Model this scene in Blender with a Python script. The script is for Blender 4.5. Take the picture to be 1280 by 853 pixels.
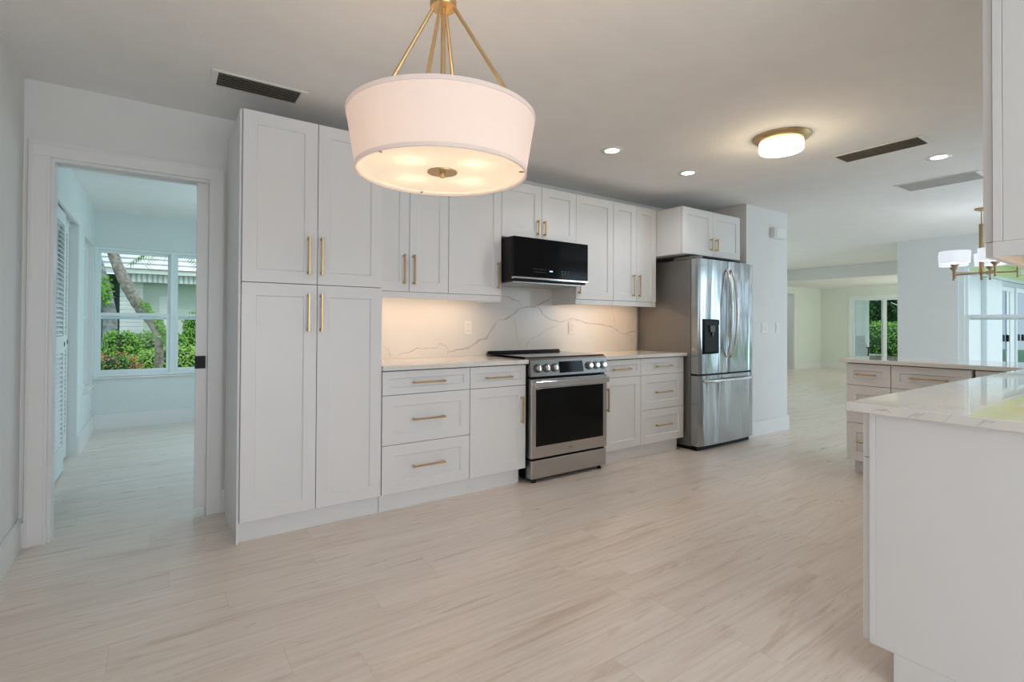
import bpy, bmesh, math, random
from mathutils import Vector, Matrix
for o in list(bpy.data.objects): bpy.data.objects.remove(o)
SC = bpy.context.scene
COL = SC.collection
PI = math.pi
random.seed(7)

# ------------------------------------------------------------------ camera, world, lights, exposure
cam_d = bpy.data.cameras.new('camera'); cam = bpy.data.objects.new('camera', cam_d); COL.objects.link(cam)
cF = Vector((0.57021593, 0.82143993, 0.00949986)); cR = Vector((0.82144059, -0.57027305, 0.00489976)); cU = Vector((-0.00944237, -0.00500965, 0.99994287))
m4 = Matrix.Identity(4)
for i in range(3):
    m4[i][0] = cR[i]; m4[i][1] = cU[i]; m4[i][2] = -cF[i]
m4[2][3] = 1.1658
cam.matrix_world = m4
cam_d.sensor_width = 36; cam_d.lens = 635.41 / 1280 * 36
cam_d.shift_y = -(426.5 - 399.35) / 1280
cam_d.clip_start = 0.02; cam_d.clip_end = 200
SC.camera = cam
SC.view_settings.view_transform = 'Standard'; SC.view_settings.look = 'None'
SC.view_settings.gamma = 1; SC.view_settings.use_curve_mapping = False
SC.view_settings.exposure = 0.0
SC.cycles.max_bounces = 10; SC.cycles.diffuse_bounces = 6; SC.cycles.glossy_bounces = 4
SC.cycles.transmission_bounces = 6; SC.cycles.transparent_max_bounces = 12
SC.cycles.sample_clamp_indirect = 6; SC.cycles.use_denoising = True
SC.cycles.caustics_reflective = False; SC.cycles.caustics_refractive = False

W = bpy.data.worlds.new('sky'); SC.world = W; W.use_nodes = True
wb = W.node_tree.nodes['Background']; wb.inputs[0].default_value = (0.74, 0.88, 1.0, 1); wb.inputs[1].default_value = 1.5

def light(name, kind, loc, power, color=(1, 1, 1), parent=None, size=None, size_y=None, rot=None, radius=None, spot=None, portal=False, spread=None):
    d = bpy.data.lights.new(name, kind); d.energy = power; d.color = color
    if kind == 'AREA':
        d.shape = 'RECTANGLE'; d.size = size; d.size_y = size_y or size
        if spread: d.spread = spread
        if portal: d.cycles.is_portal = True
    if radius is not None and kind != 'AREA': d.shadow_soft_size = radius
    if kind == 'SPOT': d.spot_size = spot; d.spot_blend = 0.6
    if kind == 'SUN': d.angle = radius
    o = bpy.data.objects.new(name, d); COL.objects.link(o); o.location = loc
    if rot: o.rotation_euler = rot
    if parent: o.parent = parent
    return o
sun = light('sun', 'SUN', (0, -5, 20), 1.5, (1, .97, .92), radius=0.35, rot=(math.radians(40), 0, math.radians(20)))
# fill lamps added at unseen window openings, built in the walls further down
DAY = (.86, 0.93, 1.0); CYAN = (0.62, 0.88, 1.0); MINT = (0.62, 0.83, 1.0)
light('daylight_fill_breakfast', 'AREA', (0.9, -2.95, 1.35), 52, DAY, size=2.6, size_y=1.7, rot=(-PI/2, 0, PI))
light('daylight_fill_den', 'AREA', (1.27, 5.6, 1.3), 13, CYAN, size=1.6, size_y=1.4, rot=(0, PI/2, 0))
light('daylight_fill_dining', 'AREA', (7.3, -1.45, 1.25), 50, MINT, size=2.8, size_y=1.9, rot=(-PI/2, 0, PI))
light('daylight_fill_living', 'AREA', (8.6, 6.68, 1.3), 25, (.74, .91, 1), size=2.4, size_y=1.7, rot=(-PI/2, 0, 0))
light('daylight_fill_family', 'AREA', (13.6, 3.06, 1.3), 30, (.92, 1.0, .88), size=1.8, size_y=1.8, rot=(-PI/2, 0, PI))

# ------------------------------------------------------------------ materials
def newmat(name):
    m = bpy.data.materials.new(name); m.use_nodes = True
    nt = m.node_tree; b = nt.nodes['Principled BSDF']
    return m, nt, b
def setp(b, color=None, rough=None, metal=None, spec=None, coat=None, emis=None, es=None, aniso=None):
    if color is not None: b.inputs['Base Color'].default_value = (*color, 1)
    if rough is not None: b.inputs['Roughness'].default_value = rough
    if metal is not None: b.inputs['Metallic'].default_value = metal
    if spec is not None: b.inputs['Specular IOR Level'].default_value = spec
    if coat is not None: b.inputs['Coat Weight'].default_value = coat
    if emis is not None: b.inputs['Emission Color'].default_value = (*emis, 1)
    if es is not None: b.inputs['Emission Strength'].default_value = es
    if aniso is not None: b.inputs['Anisotropic'].default_value = aniso
def N(nt, t, **kw):
    n = nt.nodes.new(t)
    for k, v in kw.items(): setattr(n, k, v)
    return n
def ln(nt, a, b): nt.links.new(a, b)
def objcoord(nt, scale=(1, 1, 1), loc=(0, 0, 0)):
    tc = N(nt, 'ShaderNodeTexCoord'); mp = N(nt, 'ShaderNodeMapping')
    mp.inputs['Scale'].default_value = scale; mp.inputs['Location'].default_value = loc
    ln(nt, tc.outputs['Object'], mp.inputs['Vector']); return mp.outputs['Vector']
def noise(nt, vec, scale, detail=3, rough=0.5, dist=0):
    n = N(nt, 'ShaderNodeTexNoise'); n.inputs['Scale'].default_value = scale; n.inputs['Detail'].default_value = detail
    n.inputs['Roughness'].default_value = rough; n.inputs['Distortion'].default_value = dist
    ln(nt, vec, n.inputs['Vector']); return n.outputs['Fac']
def ramp(nt, fac, stops):
    r = N(nt, 'ShaderNodeValToRGB'); e = r.color_ramp.elements
    while len(e) < len(stops): e.new(0.5)
    for i, (p, c) in enumerate(stops):
        e[i].position = p; e[i].color = (*c, 1) if len(c) == 3 else c
    ln(nt, fac, r.inputs['Fac']); return r.outputs['Color']
def bump(nt, b, h, strength, dist=0.01):
    n = N(nt, 'ShaderNodeBump'); n.inputs['Strength'].default_value = strength; n.inputs['Distance'].default_value = dist
    ln(nt, h, n.inputs['Height']); ln(nt, n.outputs['Normal'], b.inputs['Normal']); return n
def mixc(nt, fac, a, b, mode='MIX'):
    n = N(nt, 'ShaderNodeMix', data_type='RGBA', blend_type=mode)
    if isinstance(fac, (int, float)): n.inputs[0].default_value = fac
    else: ln(nt, fac, n.inputs[0])
    for s, v in ((6, a), (7, b)):
        if isinstance(v, tuple): n.inputs[s].default_value = (*v, 1)
        else: ln(nt, v, n.inputs[s])
    return n.outputs[2]
def plain(name, color, rough=.5, metal=0, spec=.5, var=0.03, nscale=6, bmp=0.0, bscale=80, coat=0, emis=None, es=0, aniso=None):
    m, nt, b = newmat(name); setp(b, color, rough, metal, spec, coat, emis, es, aniso)
    v = objcoord(nt); f = noise(nt, v, nscale, 2)
    c1 = tuple(min(1, c * (1 - var)) for c in color); c2 = tuple(min(1, c * (1 + var)) for c in color)
    ln(nt, ramp(nt, f, [(.3, c1), (.7, c2)]), b.inputs['Base Color'])
    if bmp: bump(nt, b, noise(nt, v, bscale, 4), bmp, .004)
    return m

M = {}
M['wall'] = plain('painted_wall', (.79, .79, .785), .75, spec=.3, var=.012, bmp=.12, bscale=140)
M['wall_cool'] = plain('den_wall_daylight_tint', (.74, .79, .79), .75, spec=.3, var=.012, bmp=.12, bscale=140)  # cool cast of the window daylight mixed into the wall colour
M['wall_green'] = plain('family_wall_daylight_tint', (.76, .80, .745), .75, spec=.3, var=.012, bmp=.1, bscale=140)  # green of the garden daylight put into the wall colour
M['ceiling'] = plain('textured_ceiling', (.87, .86, .85), .9, spec=.15, var=.015, bmp=.5, bscale=55)
M['trim'] = plain('white_trim', (.82, .82, .82), .35, var=.008)
M['cab'] = plain('cabinet_white', (.79, .795, .81), .38, var=.006)
M['cab_gap'] = plain('gap_shade_dark', (.07, .06, .05), .7, var=.02)  # near-black standing in for shade between cabinet doors
M['brass'] = plain('brushed_brass', (.62, .45, .24), .36, 1, var=.05, nscale=30)
M['brass_dark'] = plain('antique_brass', (.34, .24, .14), .4, .9, var=.05, nscale=30)
M['black'] = plain('black_plastic', (.008, .008, .009), .4, spec=.2, var=.02)
M['black_glass'] = plain('black_glass', (.004, .004, .005), .08, spec=.13, var=.01)
M['oven_glass'] = plain('oven_glass', (.003, .003, .003), .12, spec=.2, var=.01)
M['chrome'] = plain('polished_steel', (.72, .72, .72), .13, 1, var=.02)
M['side_grey'] = plain('fridge_side_grey', (.20, .195, .19), .42, .35, var=.03, bmp=.05, bscale=200)
M['plate'] = plain('white_plastic_plate', (.86, .85, .83), .35, var=.01)
M['vent_dark'] = plain('vent_dark', (.018, .015, .013), .7, var=.05)
M['vent_slat'] = plain('vent_slat_brown', (.42, .385, .34), .55, var=.05)
M['vent_grey'] = plain('vent_slat_grey', (.80, .80, .80), .6, var=.04)
M['vinyl'] = plain('white_vinyl_frame', (.80, .86, .87), .4, var=.01)
M['louver'] = plain('louver_door_paint', (.76, .80, .80), .45, var=.01)
M['steel_text'] = plain('grey_lettering', (.18, .18, .18), .4, .6, var=.02)
M['plate_warm'] = plain('vent_frame_white', (.82, .81, .79), .5, var=.01)
M['led'] = plain('display_light', (.1, .2, .3), .4, emis=(.45, .75, 1.0), es=1.5)

M['bezel'] = plain('dark_knob_bezel', (.12, .115, .11), .3, .8, var=.03)
def steel(name, base, vertical=True, wave=.35, rough=.27):
    m, nt, b = newmat(name); setp(b, base, rough, 1, aniso=.6 if vertical else .4)
    v = objcoord(nt, (260, 260, 3) if vertical else (3, 3, 300))
    f = noise(nt, v, 1, 2)
    ln(nt, ramp(nt, f, [(.25, tuple(c*.94 for c in base)), (.75, tuple(min(1, c*1.05) for c in base))]), b.inputs['Base Color'])
    v2 = objcoord(nt, (6.5, 6.5, .8), (1.3, .2, .4)); g = noise(nt, v2, 1.0, 1.5, .45, .6)
    bump(nt, b, g, wave, .05)
    return m
M['steel'] = steel('brushed_steel', (.44, .465, .47), True, .75, .17)
M['steel_h'] = steel('brushed_steel_range', (.50, .49, .48), False, .10, .30)

M['steel_panel'] = steel('brushed_steel_panel', (.27, .262, .255), False, .08, .34)

def floor_mat():
    m, nt, b = newmat('oak_plank_floor'); setp(b, rough=.33, spec=.42)
    v = objcoord(nt)
    br = N(nt, 'ShaderNodeTexBrick'); br.offset = 0; br.offset_frequency = 1; br.squash = 1
    br.inputs['Scale'].default_value = 1; br.inputs['Brick Width'].default_value = 1.22; br.inputs['Row Height'].default_value = .18
    br.inputs['Mortar Size'].default_value = .0012; br.inputs['Mortar Smooth'].default_value = .1; br.inputs['Bias'].default_value = 0
    br.inputs['Color1'].default_value = (0, 0, 0, 1); br.inputs['Color2'].default_value = (1, 1, 1, 1); br.inputs['Mortar'].default_value = (.5, .5, .5, 1)
    sp0 = N(nt, 'ShaderNodeSeparateXYZ'); ln(nt, v, sp0.inputs[0])
    dv = N(nt, 'ShaderNodeMath', operation='DIVIDE'); ln(nt, sp0.outputs[1], dv.inputs[0]); dv.inputs[1].default_value = .18
    fl = N(nt, 'ShaderNodeMath', operation='FLOOR'); ln(nt, dv.outputs[0], fl.inputs[0])
    wn = N(nt, 'ShaderNodeTexWhiteNoise', noise_dimensions='1D'); ln(nt, fl.outputs[0], wn.inputs['W'])
    ma = N(nt, 'ShaderNodeMath', operation='MULTIPLY_ADD'); ln(nt, wn.outputs['Value'], ma.inputs[0]); ma.inputs[1].default_value = 1.22; ln(nt, sp0.outputs[0], ma.inputs[2])
    cb = N(nt, 'ShaderNodeCombineXYZ'); ln(nt, ma.outputs[0], cb.inputs[0]); ln(nt, sp0.outputs[1], cb.inputs[1])
    ln(nt, cb.outputs[0], br.inputs['Vector'])
    # each plank shifts the grain pattern
    sep = N(nt, 'ShaderNodeSeparateXYZ'); ln(nt, v, sep.inputs[0])
    off = N(nt, 'ShaderNodeMath', operation='MULTIPLY'); ln(nt, br.outputs['Color'], off.inputs[0]); off.inputs[1].default_value = 7.0
    com = N(nt, 'ShaderNodeCombineXYZ'); ad = N(nt, 'ShaderNodeMath', operation='ADD'); ln(nt, sep.outputs[0], ad.inputs[0]); ln(nt, off.outputs[0], ad.inputs[1])
    ln(nt, ad.outputs[0], com.inputs[0]); ln(nt, sep.outputs[1], com.inputs[1]); ln(nt, off.outputs[0], com.inputs[2])
    def mp(sc):
        k = N(nt, 'ShaderNodeMapping'); k.inputs['Scale'].default_value = sc; ln(nt, com.outputs[0], k.inputs['Vector']); return k.outputs[0]
    broad = noise(nt, mp((.45, 3.4, 1)), 1, 5, .62, 2.0)
    fine = noise(nt, mp((1.6, 50, 1)), 1, 5, .62, .5)
    mid = noise(nt, mp((.85, 7.5, 1)), 1, 5, .66, 3.0)
    base = ramp(nt, broad, [(.30, (.71, .595, .52)), (.47, (.80, .695, .62)), (.68, (.84, .75, .69))])
    c = mixc(nt, .42, base, ramp(nt, fine, [(.32, (.63, .53, .45)), (.60, (.85, .775, .71))]))
    streak = ramp(nt, mid, [(.33, (.73, .64, .565)), (.45, (1, 1, 1))])
    c = mixc(nt, .50, c, streak, 'MULTIPLY')
    tone = ramp(nt, br.outputs['Color'], [(0, (.97, .967, .965)), (1, (1.02, 1.02, 1.02))])
    c = mixc(nt, 1, c, tone, 'MULTIPLY')
    k2 = N(nt, 'ShaderNodeMath', operation='MULTIPLY'); ln(nt, br.outputs['Fac'], k2.inputs[0]); k2.inputs[1].default_value = .28
    c = mixc(nt, k2.outputs[0], c, (.36, .29, .23))
    ln(nt, c, b.inputs['Base Color'])
    rr = ramp(nt, mid, [(.3, (.36, .36, .36)), (.7, (.26, .26, .26))]); ln(nt, rr, b.inputs['Roughness'])
    bump(nt, b, fine, .10, .002)
    return m
M['floor'] = floor_mat()

def quartz(name, rough=.018, veins=True, base=(.80, .785, .76)):
    m, nt, b = newmat(name); setp(b, base, rough, spec=.5)
    v = objcoord(nt)
    cl = ramp(nt, noise(nt, v, 3, 3), [(.35, tuple(c*.975 for c in base)), (.7, tuple(min(1, c*1.02) for c in base))])
    if veins:
        w = noise(nt, v, 1.7, 4, .55, 1.2)
        vn = ramp(nt, w, [(.488, (0, 0, 0)), (.5, (1, 1, 1)), (.512, (0, 0, 0))])
        msk = ramp(nt, noise(nt, v, 1.1, 2), [(.45, (0, 0, 0)), (.62, (.3, .3, .3))])
        k = N(nt, 'ShaderNodeMath', operation='MULTIPLY'); ln(nt, vn, k.inputs[0]); ln(nt, msk, k.inputs[1])
        cl = mixc(nt, k.outputs[0], cl, (.50, .47, .43))
    ln(nt, cl, b.inputs['Base Color']); return m
M['quartz'] = quartz('white_quartz')
M['splash'] = quartz('white_quartz_splash', .2, False, (.79, .78, .76))
M['vein'] = plain('quartz_vein', (.61, .585, .555), .22, var=.10, nscale=14)

def glass(name, tint=(.97, .99, .992), refl=.2):
    m = bpy.data.materials.new(name); m.use_nodes = True; nt = m.node_tree; nt.nodes.clear()
    out = N(nt, 'ShaderNodeOutputMaterial'); mx = N(nt, 'ShaderNodeMixShader'); tr = N(nt, 'ShaderNodeBsdfTransparent'); gl = N(nt, 'ShaderNodeBsdfGlossy')
    fr = N(nt, 'ShaderNodeFresnel'); fr.inputs[0].default_value = 1.45
    k = N(nt, 'ShaderNodeMath', operation='MULTIPLY'); ln(nt, fr.outputs[0], k.inputs[0]); k.inputs[1].default_value = refl
    tr.inputs[0].default_value = (*tint, 1); gl.inputs['Roughness'].default_value = .02
    ln(nt, k.outputs[0], mx.inputs[0]); ln(nt, tr.outputs[0], mx.inputs[1]); ln(nt, gl.outputs[0], mx.inputs[2]); ln(nt, mx.outputs[0], out.inputs[0])
    return m
M['glass'] = glass('window_glass')

def lampcloth(name, color, trans, emis, es, vary=0):
    m = bpy.data.materials.new(name); m.use_nodes = True; nt = m.node_tree; nt.nodes.clear()
    out = N(nt, 'ShaderNodeOutputMaterial'); mx = N(nt, 'ShaderNodeMixShader'); df = N(nt, 'ShaderNodeBsdfDiffuse'); tl = N(nt, 'ShaderNodeBsdfTranslucent')
    em = N(nt, 'ShaderNodeEmission'); ad = N(nt, 'ShaderNodeAddShader')
    v = objcoord(nt); cl = ramp(nt, noise(nt, v, 90, 2), [(.3, tuple(c*.97 for c in color)), (.7, color)])
    ln(nt, cl, df.inputs[0]); ln(nt, cl, tl.inputs[0]); mx.inputs[0].default_value = trans
    em.inputs[0].default_value = (*emis, 1); em.inputs[1].default_value = es
    ln(nt, df.outputs[0], mx.inputs[1]); ln(nt, tl.outputs[0], mx.inputs[2]); ln(nt, mx.outputs[0], ad.inputs[0]); ln(nt, em.outputs[0], ad.inputs[1])
    ln(nt, ad.outputs[0], out.inputs[0]); return m
M['shade'] = lampcloth('pendant_shade_fabric', (.78, .71, .66), .15, (1, .74, .62), .25)
M['shade_hem'] = lampcloth('pendant_shade_hem', (.80, .74, .72), .2, (1, .78, .66), .13)
M['diffuser'] = lampcloth('pendant_diffuser', (.86, .82, .75), .34, (1, .86, .66), .26)
M['opal'] = plain('opal_glass_lit', (.9, .9, .88), .3, emis=(1, .86, .62), es=3.2)
M['can'] = plain('recessed_lens_lit', (.9, .9, .9), .4, emis=(.95, .97, 1), es=9)
M['white_shade'] = lampcloth('chandelier_shade', (.85, .87, .90), .5, (.92, .95, 1), .16)
M['bulb'] = plain('bulb_lit', (1, 1, 1), .4, emis=(1, .8, .5), es=4)
M['ledbar'] = plain('under_cabinet_led', (1, 1, 1), .4, emis=(1, .80, .52), es=3)

# outdoors
M['lawn'] = plain('lawn', (.10, .22, .05), .9, var=.35, nscale=8, bmp=.4, bscale=60)
M['paving'] = plain('patio_paving', (.62, .60, .56), .8, var=.08)
M['house_white'] = plain('house_white_paint', (.84, .86, .86), .7, var=.02)
M['stucco'] = plain('wing_wall_paint', (.60, .67, .70), .8, var=.02)
M['house_green'] = plain('house_pale_green', (.66, .74, .68), .8, var=.03)
M['porch_shade'] = plain('porch_shade', (.05, .085, .08), .7, var=.2)  # shade under the porch roof put into the colour
M['roof'] = plain('white_roof_tile', (.86, .87, .88), .7, var=.03)
M['roof_line'] = plain('roof_course_grey', (.42, .45, .48), .8, var=.05)
M['rib_grey'] = plain('soffit_rib_grey', (.60, .63, .70), .7, var=.04)
M['bark'] = plain('tree_bark', (.27, .245, .21), .95, var=.45, nscale=22, bmp=1.0, bscale=40)
M['bark2'] = plain('old_trunk_bark', (.26, .27, .28), .95, var=.4, nscale=14, bmp=1.0, bscale=30)
def leafm(name, a, b2):
    m, nt, b = newmat(name); setp(b, rough=.5, spec=.3)
    v = objcoord(nt); ln(nt, ramp(nt, noise(nt, v, 16, 3), [(.3, a), (.7, b2)]), b.inputs['Base Color'])
    b.inputs['Subsurface Weight'].default_value = 0
    return m
M['leaf'] = leafm('leaf_green', (.09, .25, .03), (.30, .58, .09))
M['leaf_dark'] = leafm('leaf_dark', (.02, .07, .02), (.08, .22, .06))
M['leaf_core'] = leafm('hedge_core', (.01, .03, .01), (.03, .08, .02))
M['leaf_lime'] = leafm('leaf_lime', (.22, .42, .06), (.46, .70, .16))
M['flower'] = leafm('flower_coral', (.75, .13, .07), (.95, .38, .22))
M['wicker'] = plain('pale_wicker', (.72, .74, .74), .7, var=.12, nscale=40, bmp=.3, bscale=120)
M['lanai_green'] = plain('lanai_lawn_bounce', (.62, .74, .42), .8, var=.03)  # green bounce from the lawn, painted onto the soffit
M['dark_glass'] = plain('patio_door_glass_dark', (.04, .09, .12), .05, spec=.5, var=.02)
M['bark_white'] = plain('pale_branch', (.62, .58, .52), .9, var=.1)

# ------------------------------------------------------------------ geometry helpers
def BM(): return bmesh.new()
def box(bm, x0, x1, y0, y1, z0, z1, bev=0, mi=0, seg=1):
    if x0 > x1: x0, x1 = x1, x0
    if y0 > y1: y0, y1 = y1, y0
    if z0 > z1: z0, z1 = z1, z0
    vs = [bm.verts.new(p) for p in ((x0, y0, z0), (x1, y0, z0), (x1, y1, z0), (x0, y1, z0), (x0, y0, z1), (x1, y0, z1), (x1, y1, z1), (x0, y1, z1))]
    fs = [bm.faces.new([vs[i] for i in f]) for f in ((0, 3, 2, 1), (4, 5, 6, 7), (0, 1, 5, 4), (1, 2, 6, 5), (2, 3, 7, 6), (3, 0, 4, 7))]
    for f in fs: f.material_index = mi
    if bev:
        es = set(e for f in fs for e in f.edges)
        r = bmesh.ops.bevel(bm, geom=list(es), offset=bev, segments=seg, affect='EDGES', profile=.5)
        for f in r['faces']: f.material_index = mi
    return vs
def tube(bm, pts, r, n=10, cap=True, mi=0):
    pts = [Vector(p) for p in pts]; rings = []
    rr = r if isinstance(r, (list, tuple)) else [r] * len(pts)
    up = None
    for i, p in enumerate(pts):
        t = (pts[min(i + 1, len(pts) - 1)] - pts[max(i - 1, 0)]).normalized()
        if up is None:
            up = Vector((0, 0, 1)) if abs(t.z) < .9 else Vector((1, 0, 0))
        a = t.cross(up).normalized(); b2 = a.cross(t).normalized(); up = b2
        rings.append([bm.verts.new(p + (a * math.cos(k * 2 * PI / n) + b2 * math.sin(k * 2 * PI / n)) * rr[i]) for k in range(n)])
    for i in range(len(rings) - 1):
        for k in range(n):
            f = bm.faces.new((rings[i][k], rings[i][(k + 1) % n], rings[i + 1][(k + 1) % n], rings[i + 1][k])); f.smooth = True; f.material_index = mi
    if cap:
        for rg in (rings[0][::-1], rings[-1]):
            f = bm.faces.new(rg); f.material_index = mi
def lathe(bm, prof, c=(0, 0, 0), n=40, axis='z', mi=0, smooth=True):
    rings = []
    for r, h in prof:
        ring = []
        for k in range(n):
            a = k * 2 * PI / n; u, v = r * math.cos(a), r * math.sin(a)
            if axis == 'z': p = (c[0] + u, c[1] + v, c[2] + h)
            elif axis == 'y': p = (c[0] + u, c[1] + h, c[2] + v)
            else: p = (c[0] + h, c[1] + u, c[2] + v)
            ring.append(p)
        if r < 1e-6: rings.append([bm.verts.new(ring[0])])
        else: rings.append([bm.verts.new(p) for p in ring])
    for i in range(len(rings) - 1):
        A, B = rings[i], rings[i + 1]
        for k in range(n):
            k2 = (k + 1) % n
            if len(A) == 1 and len(B) == 1: continue
            if len(A) == 1: f = bm.faces.new((A[0], B[k], B[k2]))
            elif len(B) == 1: f = bm.faces.new((A[k], A[k2], B[0]))
            else: f = bm.faces.new((A[k], A[k2], B[k2], B[k]))
            f.smooth = smooth; f.material_index = mi
def prism(bm, poly, ax, a0, a1, mi=0):
    # poly of 2D points extruded along axis ax
    def P3(p, a):
        if ax == 'x': return (a, p[0], p[1])
        if ax == 'y': return (p[0], a, p[1])
        return (p[0], p[1], a)
    A = [bm.verts.new(P3(p, a0)) for p in poly]; B = [bm.verts.new(P3(p, a1)) for p in poly]
    n = len(poly); fs = [bm.faces.new(A), bm.faces.new(B[::-1])]
    for i in range(n): fs.append(bm.faces.new((A[i], A[(i + 1) % n], B[(i + 1) % n], B[i])))
    for f in fs: f.material_index = mi
    bmesh.ops.recalc_face_normals(bm, faces=fs)
def link(name, bm, mats, parent=None, loc=(0, 0, 0), fix=True, rotz=0, sharp=50):
    if fix: bmesh.ops.recalc_face_normals(bm, faces=bm.faces[:])
    for e in bm.edges:
        if len(e.link_faces) == 2 and (e.link_faces[0].smooth or e.link_faces[1].smooth) and e.calc_face_angle(0) > math.radians(sharp): e.smooth = False
    me = bpy.data.meshes.new(name); bm.to_mesh(me); bm.free()
    for mm in (mats if isinstance(mats, (list, tuple)) else [mats]): me.materials.append(M[mm])
    o = bpy.data.objects.new(name, me); COL.objects.link(o); o.location = loc; o.rotation_euler = (0, 0, rotz)
    if parent: o.parent = parent
    return o
def tag(o, label, cat, group=None):
    o['label'] = label; o['category'] = cat
    if group: o['group'] = group
    return o
def thing(name, label, cat, loc=(0, 0, 0), rotz=0, group=None):
    o = bpy.data.objects.new(name, None); COL.objects.link(o); o.location = loc; o.rotation_euler = (0, 0, rotz)
    o.empty_display_size = .1
    return tag(o, label, cat, group)
def struct(name, bm, mat, parent=None):
    o = link(name, bm, mat, parent)
    if not parent: o['kind'] = 'structure'
    return o
def wallgrid(bm, ax, c0, c1, a0, a1, z0, z1, holes=()):
    """wall slab between c0..c1 across axis ax ('x': slab normal x), running a0..a1, with rectangular holes (a0,a1,z0,z1)"""
    holes = [h for h in holes]
    xs = sorted(set([a0, a1] + [h[0] for h in holes] + [h[1] for h in holes]))
    zs = sorted(set([z0, z1] + [h[2] for h in holes] + [h[3] for h in holes]))
    for i in range(len(xs) - 1):
        run = None
        for j in range(len(zs) - 1):
            mx, mz = (xs[i] + xs[i+1]) / 2, (zs[j] + zs[j+1]) / 2
            solid = not any(h[0] < mx < h[1] and h[2] < mz < h[3] for h in holes)
            if solid:
                if run is None: run = zs[j]
            if (not solid or j == len(zs) - 2) and run is not None:
                top = zs[j] if not solid else zs[j+1]
                if ax == 'x': box(bm, c0, c1, xs[i], xs[i+1], run, top)
                else: box(bm, xs[i], xs[i+1], c0, c1, run, top)
                run = None

# ------------------------------------------------------------------ structure
ZC = 2.43; XL = -.585; YK = 3.60
b = BM(); box(b, -1.6, 15.5, -3.2, 7.3, -.12, 0); struct('floor', b, 'floor')
b = BM(); box(b, -.75, 9.35, -3.15, YK, ZC, ZC + .15); box(b, 9.35, 12.0, 2.90, YK, ZC + .025, ZC + .15); struct('ceiling', b, 'ceiling')
b = BM(); box(b, -1.5, 1.45, YK + .12, 7.3, 2.375, 2.55); struct('ceiling_den', b, 'ceiling')
b = BM(); box(b, 4.0, 12.0, YK, 7.0, 2.455, 2.6); struct('ceiling_living', b, 'ceiling')
b = BM(); box(b, 12.05, 15.5, 2.97, 7.0, 2.19, 2.6); struct('ceiling_family', b, 'ceiling')
# left wall of the kitchen and den (closet opening and side window in the den part)
b = BM(); wallgrid(b, 'x', XL - .13, XL, -3.1, 7.2, 0, 2.5, [(3.95, 5.80, 0, 2.03), (6.22, 6.97, .50, 1.975)])
struct('wall_left', b, 'wall')
b = BM(); box(b, -1.5, -1.4, 3.7, 6.0, 0, 2.5); box(b, -1.5, XL - .13, 3.7, 3.8, 0, 2.5); box(b, -1.5, XL - .13, 5.95, 6.05, 0, 2.5); struct('wall_closet', b, 'wall')
# wall with the pocket door, continuing behind the cabinets
b = BM(); wallgrid(b, 'y', YK, YK + .12, XL, 5.84, 0, 2.5, [(-.478, .245, 0, 2.035)])
struct('wall_back', b, 'wall')
# stub wall at the right of the refrigerator
b = BM(); box(b, 5.01, 5.84, 2.95, YK, 0, 2.5); struct('wall_stub', b, 'wall')
# behind the camera: wall with a window added for the fill lamp
b = BM(); wallgrid(b, 'y', -3.12, -3.0, -.7, 5.0, 0, 2.5, [(-.4, 2.2, .5, 2.2)]); struct('wall_front', b, 'wall')
# wall behind the sink run
b = BM(); box(b, 1.96, 5.16, -.05, .09, 0, 2.5); box(b, 5.03, 5.16, -1.6, -.05, 0, 2.5); box(b, 5.0, 5.16, -3.1, -1.6, 0, 2.5); struct('wall_sink', b, 'wall')
b = BM(); wallgrid(b, 'y', -1.62, -1.5, 5.16, 9.1, 0, 2.5, [(5.9, 8.7, .3, 2.2)]); struct('wall_dining', b, 'wall')
XW = 9.094
b = BM(); wallgrid(b, 'x', XW, XW + .14, -1.6, 2.965, 0, 2.5, [(.80, 2.262, .30, 2.06), (-1.35, -.10, .05, 2.25)])
struct('wall_right', b, 'wall')
b = BM(); wallgrid(b, 'y', 2.85, 2.97, XW + .14, 15.5, 0, 2.6, [(12.7, 14.5, .3, 2.1)]); struct('wall_living_south', b, 'wall_green')
b = BM(); wallgrid(b, 'y', 6.76, 6.9, 5.7, 15.5, 0, 2.6, [(12.72, 13.72, 0, 2.0), (7.4, 9.8, .45, 2.15)]); struct('wall_living_north', b, 'wall_green')
b = BM(); box(b, 5.72, 5.84, YK + .12, 6.76, 0, 2.6); struct('wall_living_west', b, 'wall')
b = BM(); wallgrid(b, 'x', 15.2, 15.34, 2.97, 6.76, 0, 2.6, [(4.05, 6.06, .0, 1.95)]); struct('wall_far', b, 'wall_green')
b = BM(); box(b, 12.0, 12.05, 2.97, 6.76, 2.188, 2.456); struct('trim_header', b, 'wall')
b = BM(); box(b, 12.6, 13.9, 7.7, 7.8, 0, 2.6); box(b, 12.5, 12.6, 6.9, 7.8, 0, 2.6); box(b, 13.9, 14, 6.9, 7.8, 0, 2.6); struct('wall_hallway', b, 'wall')
# den
b = BM(); wallgrid(b, 'y', 7.08, 7.2, XL, 1.4, 0, 2.5, [(-.575, 1.0, .565, 1.985)]); struct('wall_den_far', b, 'wall_cool')
b = BM(); wallgrid(b, 'x', 1.3, 1.42, YK + .12, 7.2, 0, 2.5, [(4.8, 6.4, .6, 2.0)]); struct('wall_den_right', b, 'wall_cool')
b = BM(); box(b, XL, XL + .004, 3.72, 3.95, 0, 2.375); box(b, XL, XL + .004, 3.95, 5.80, 2.03, 2.375); box(b, XL, XL + .004, 5.80, 6.22, 0, 2.375)
box(b, XL, XL + .004, 6.22, 6.97, 1.975, 2.375); box(b, XL, XL + .004, 6.22, 6.97, 0, .50); box(b, XL, XL + .004, 6.97, 7.08, 0, 2.375); struct('wall_den_left', b, 'wall_cool')

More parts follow.
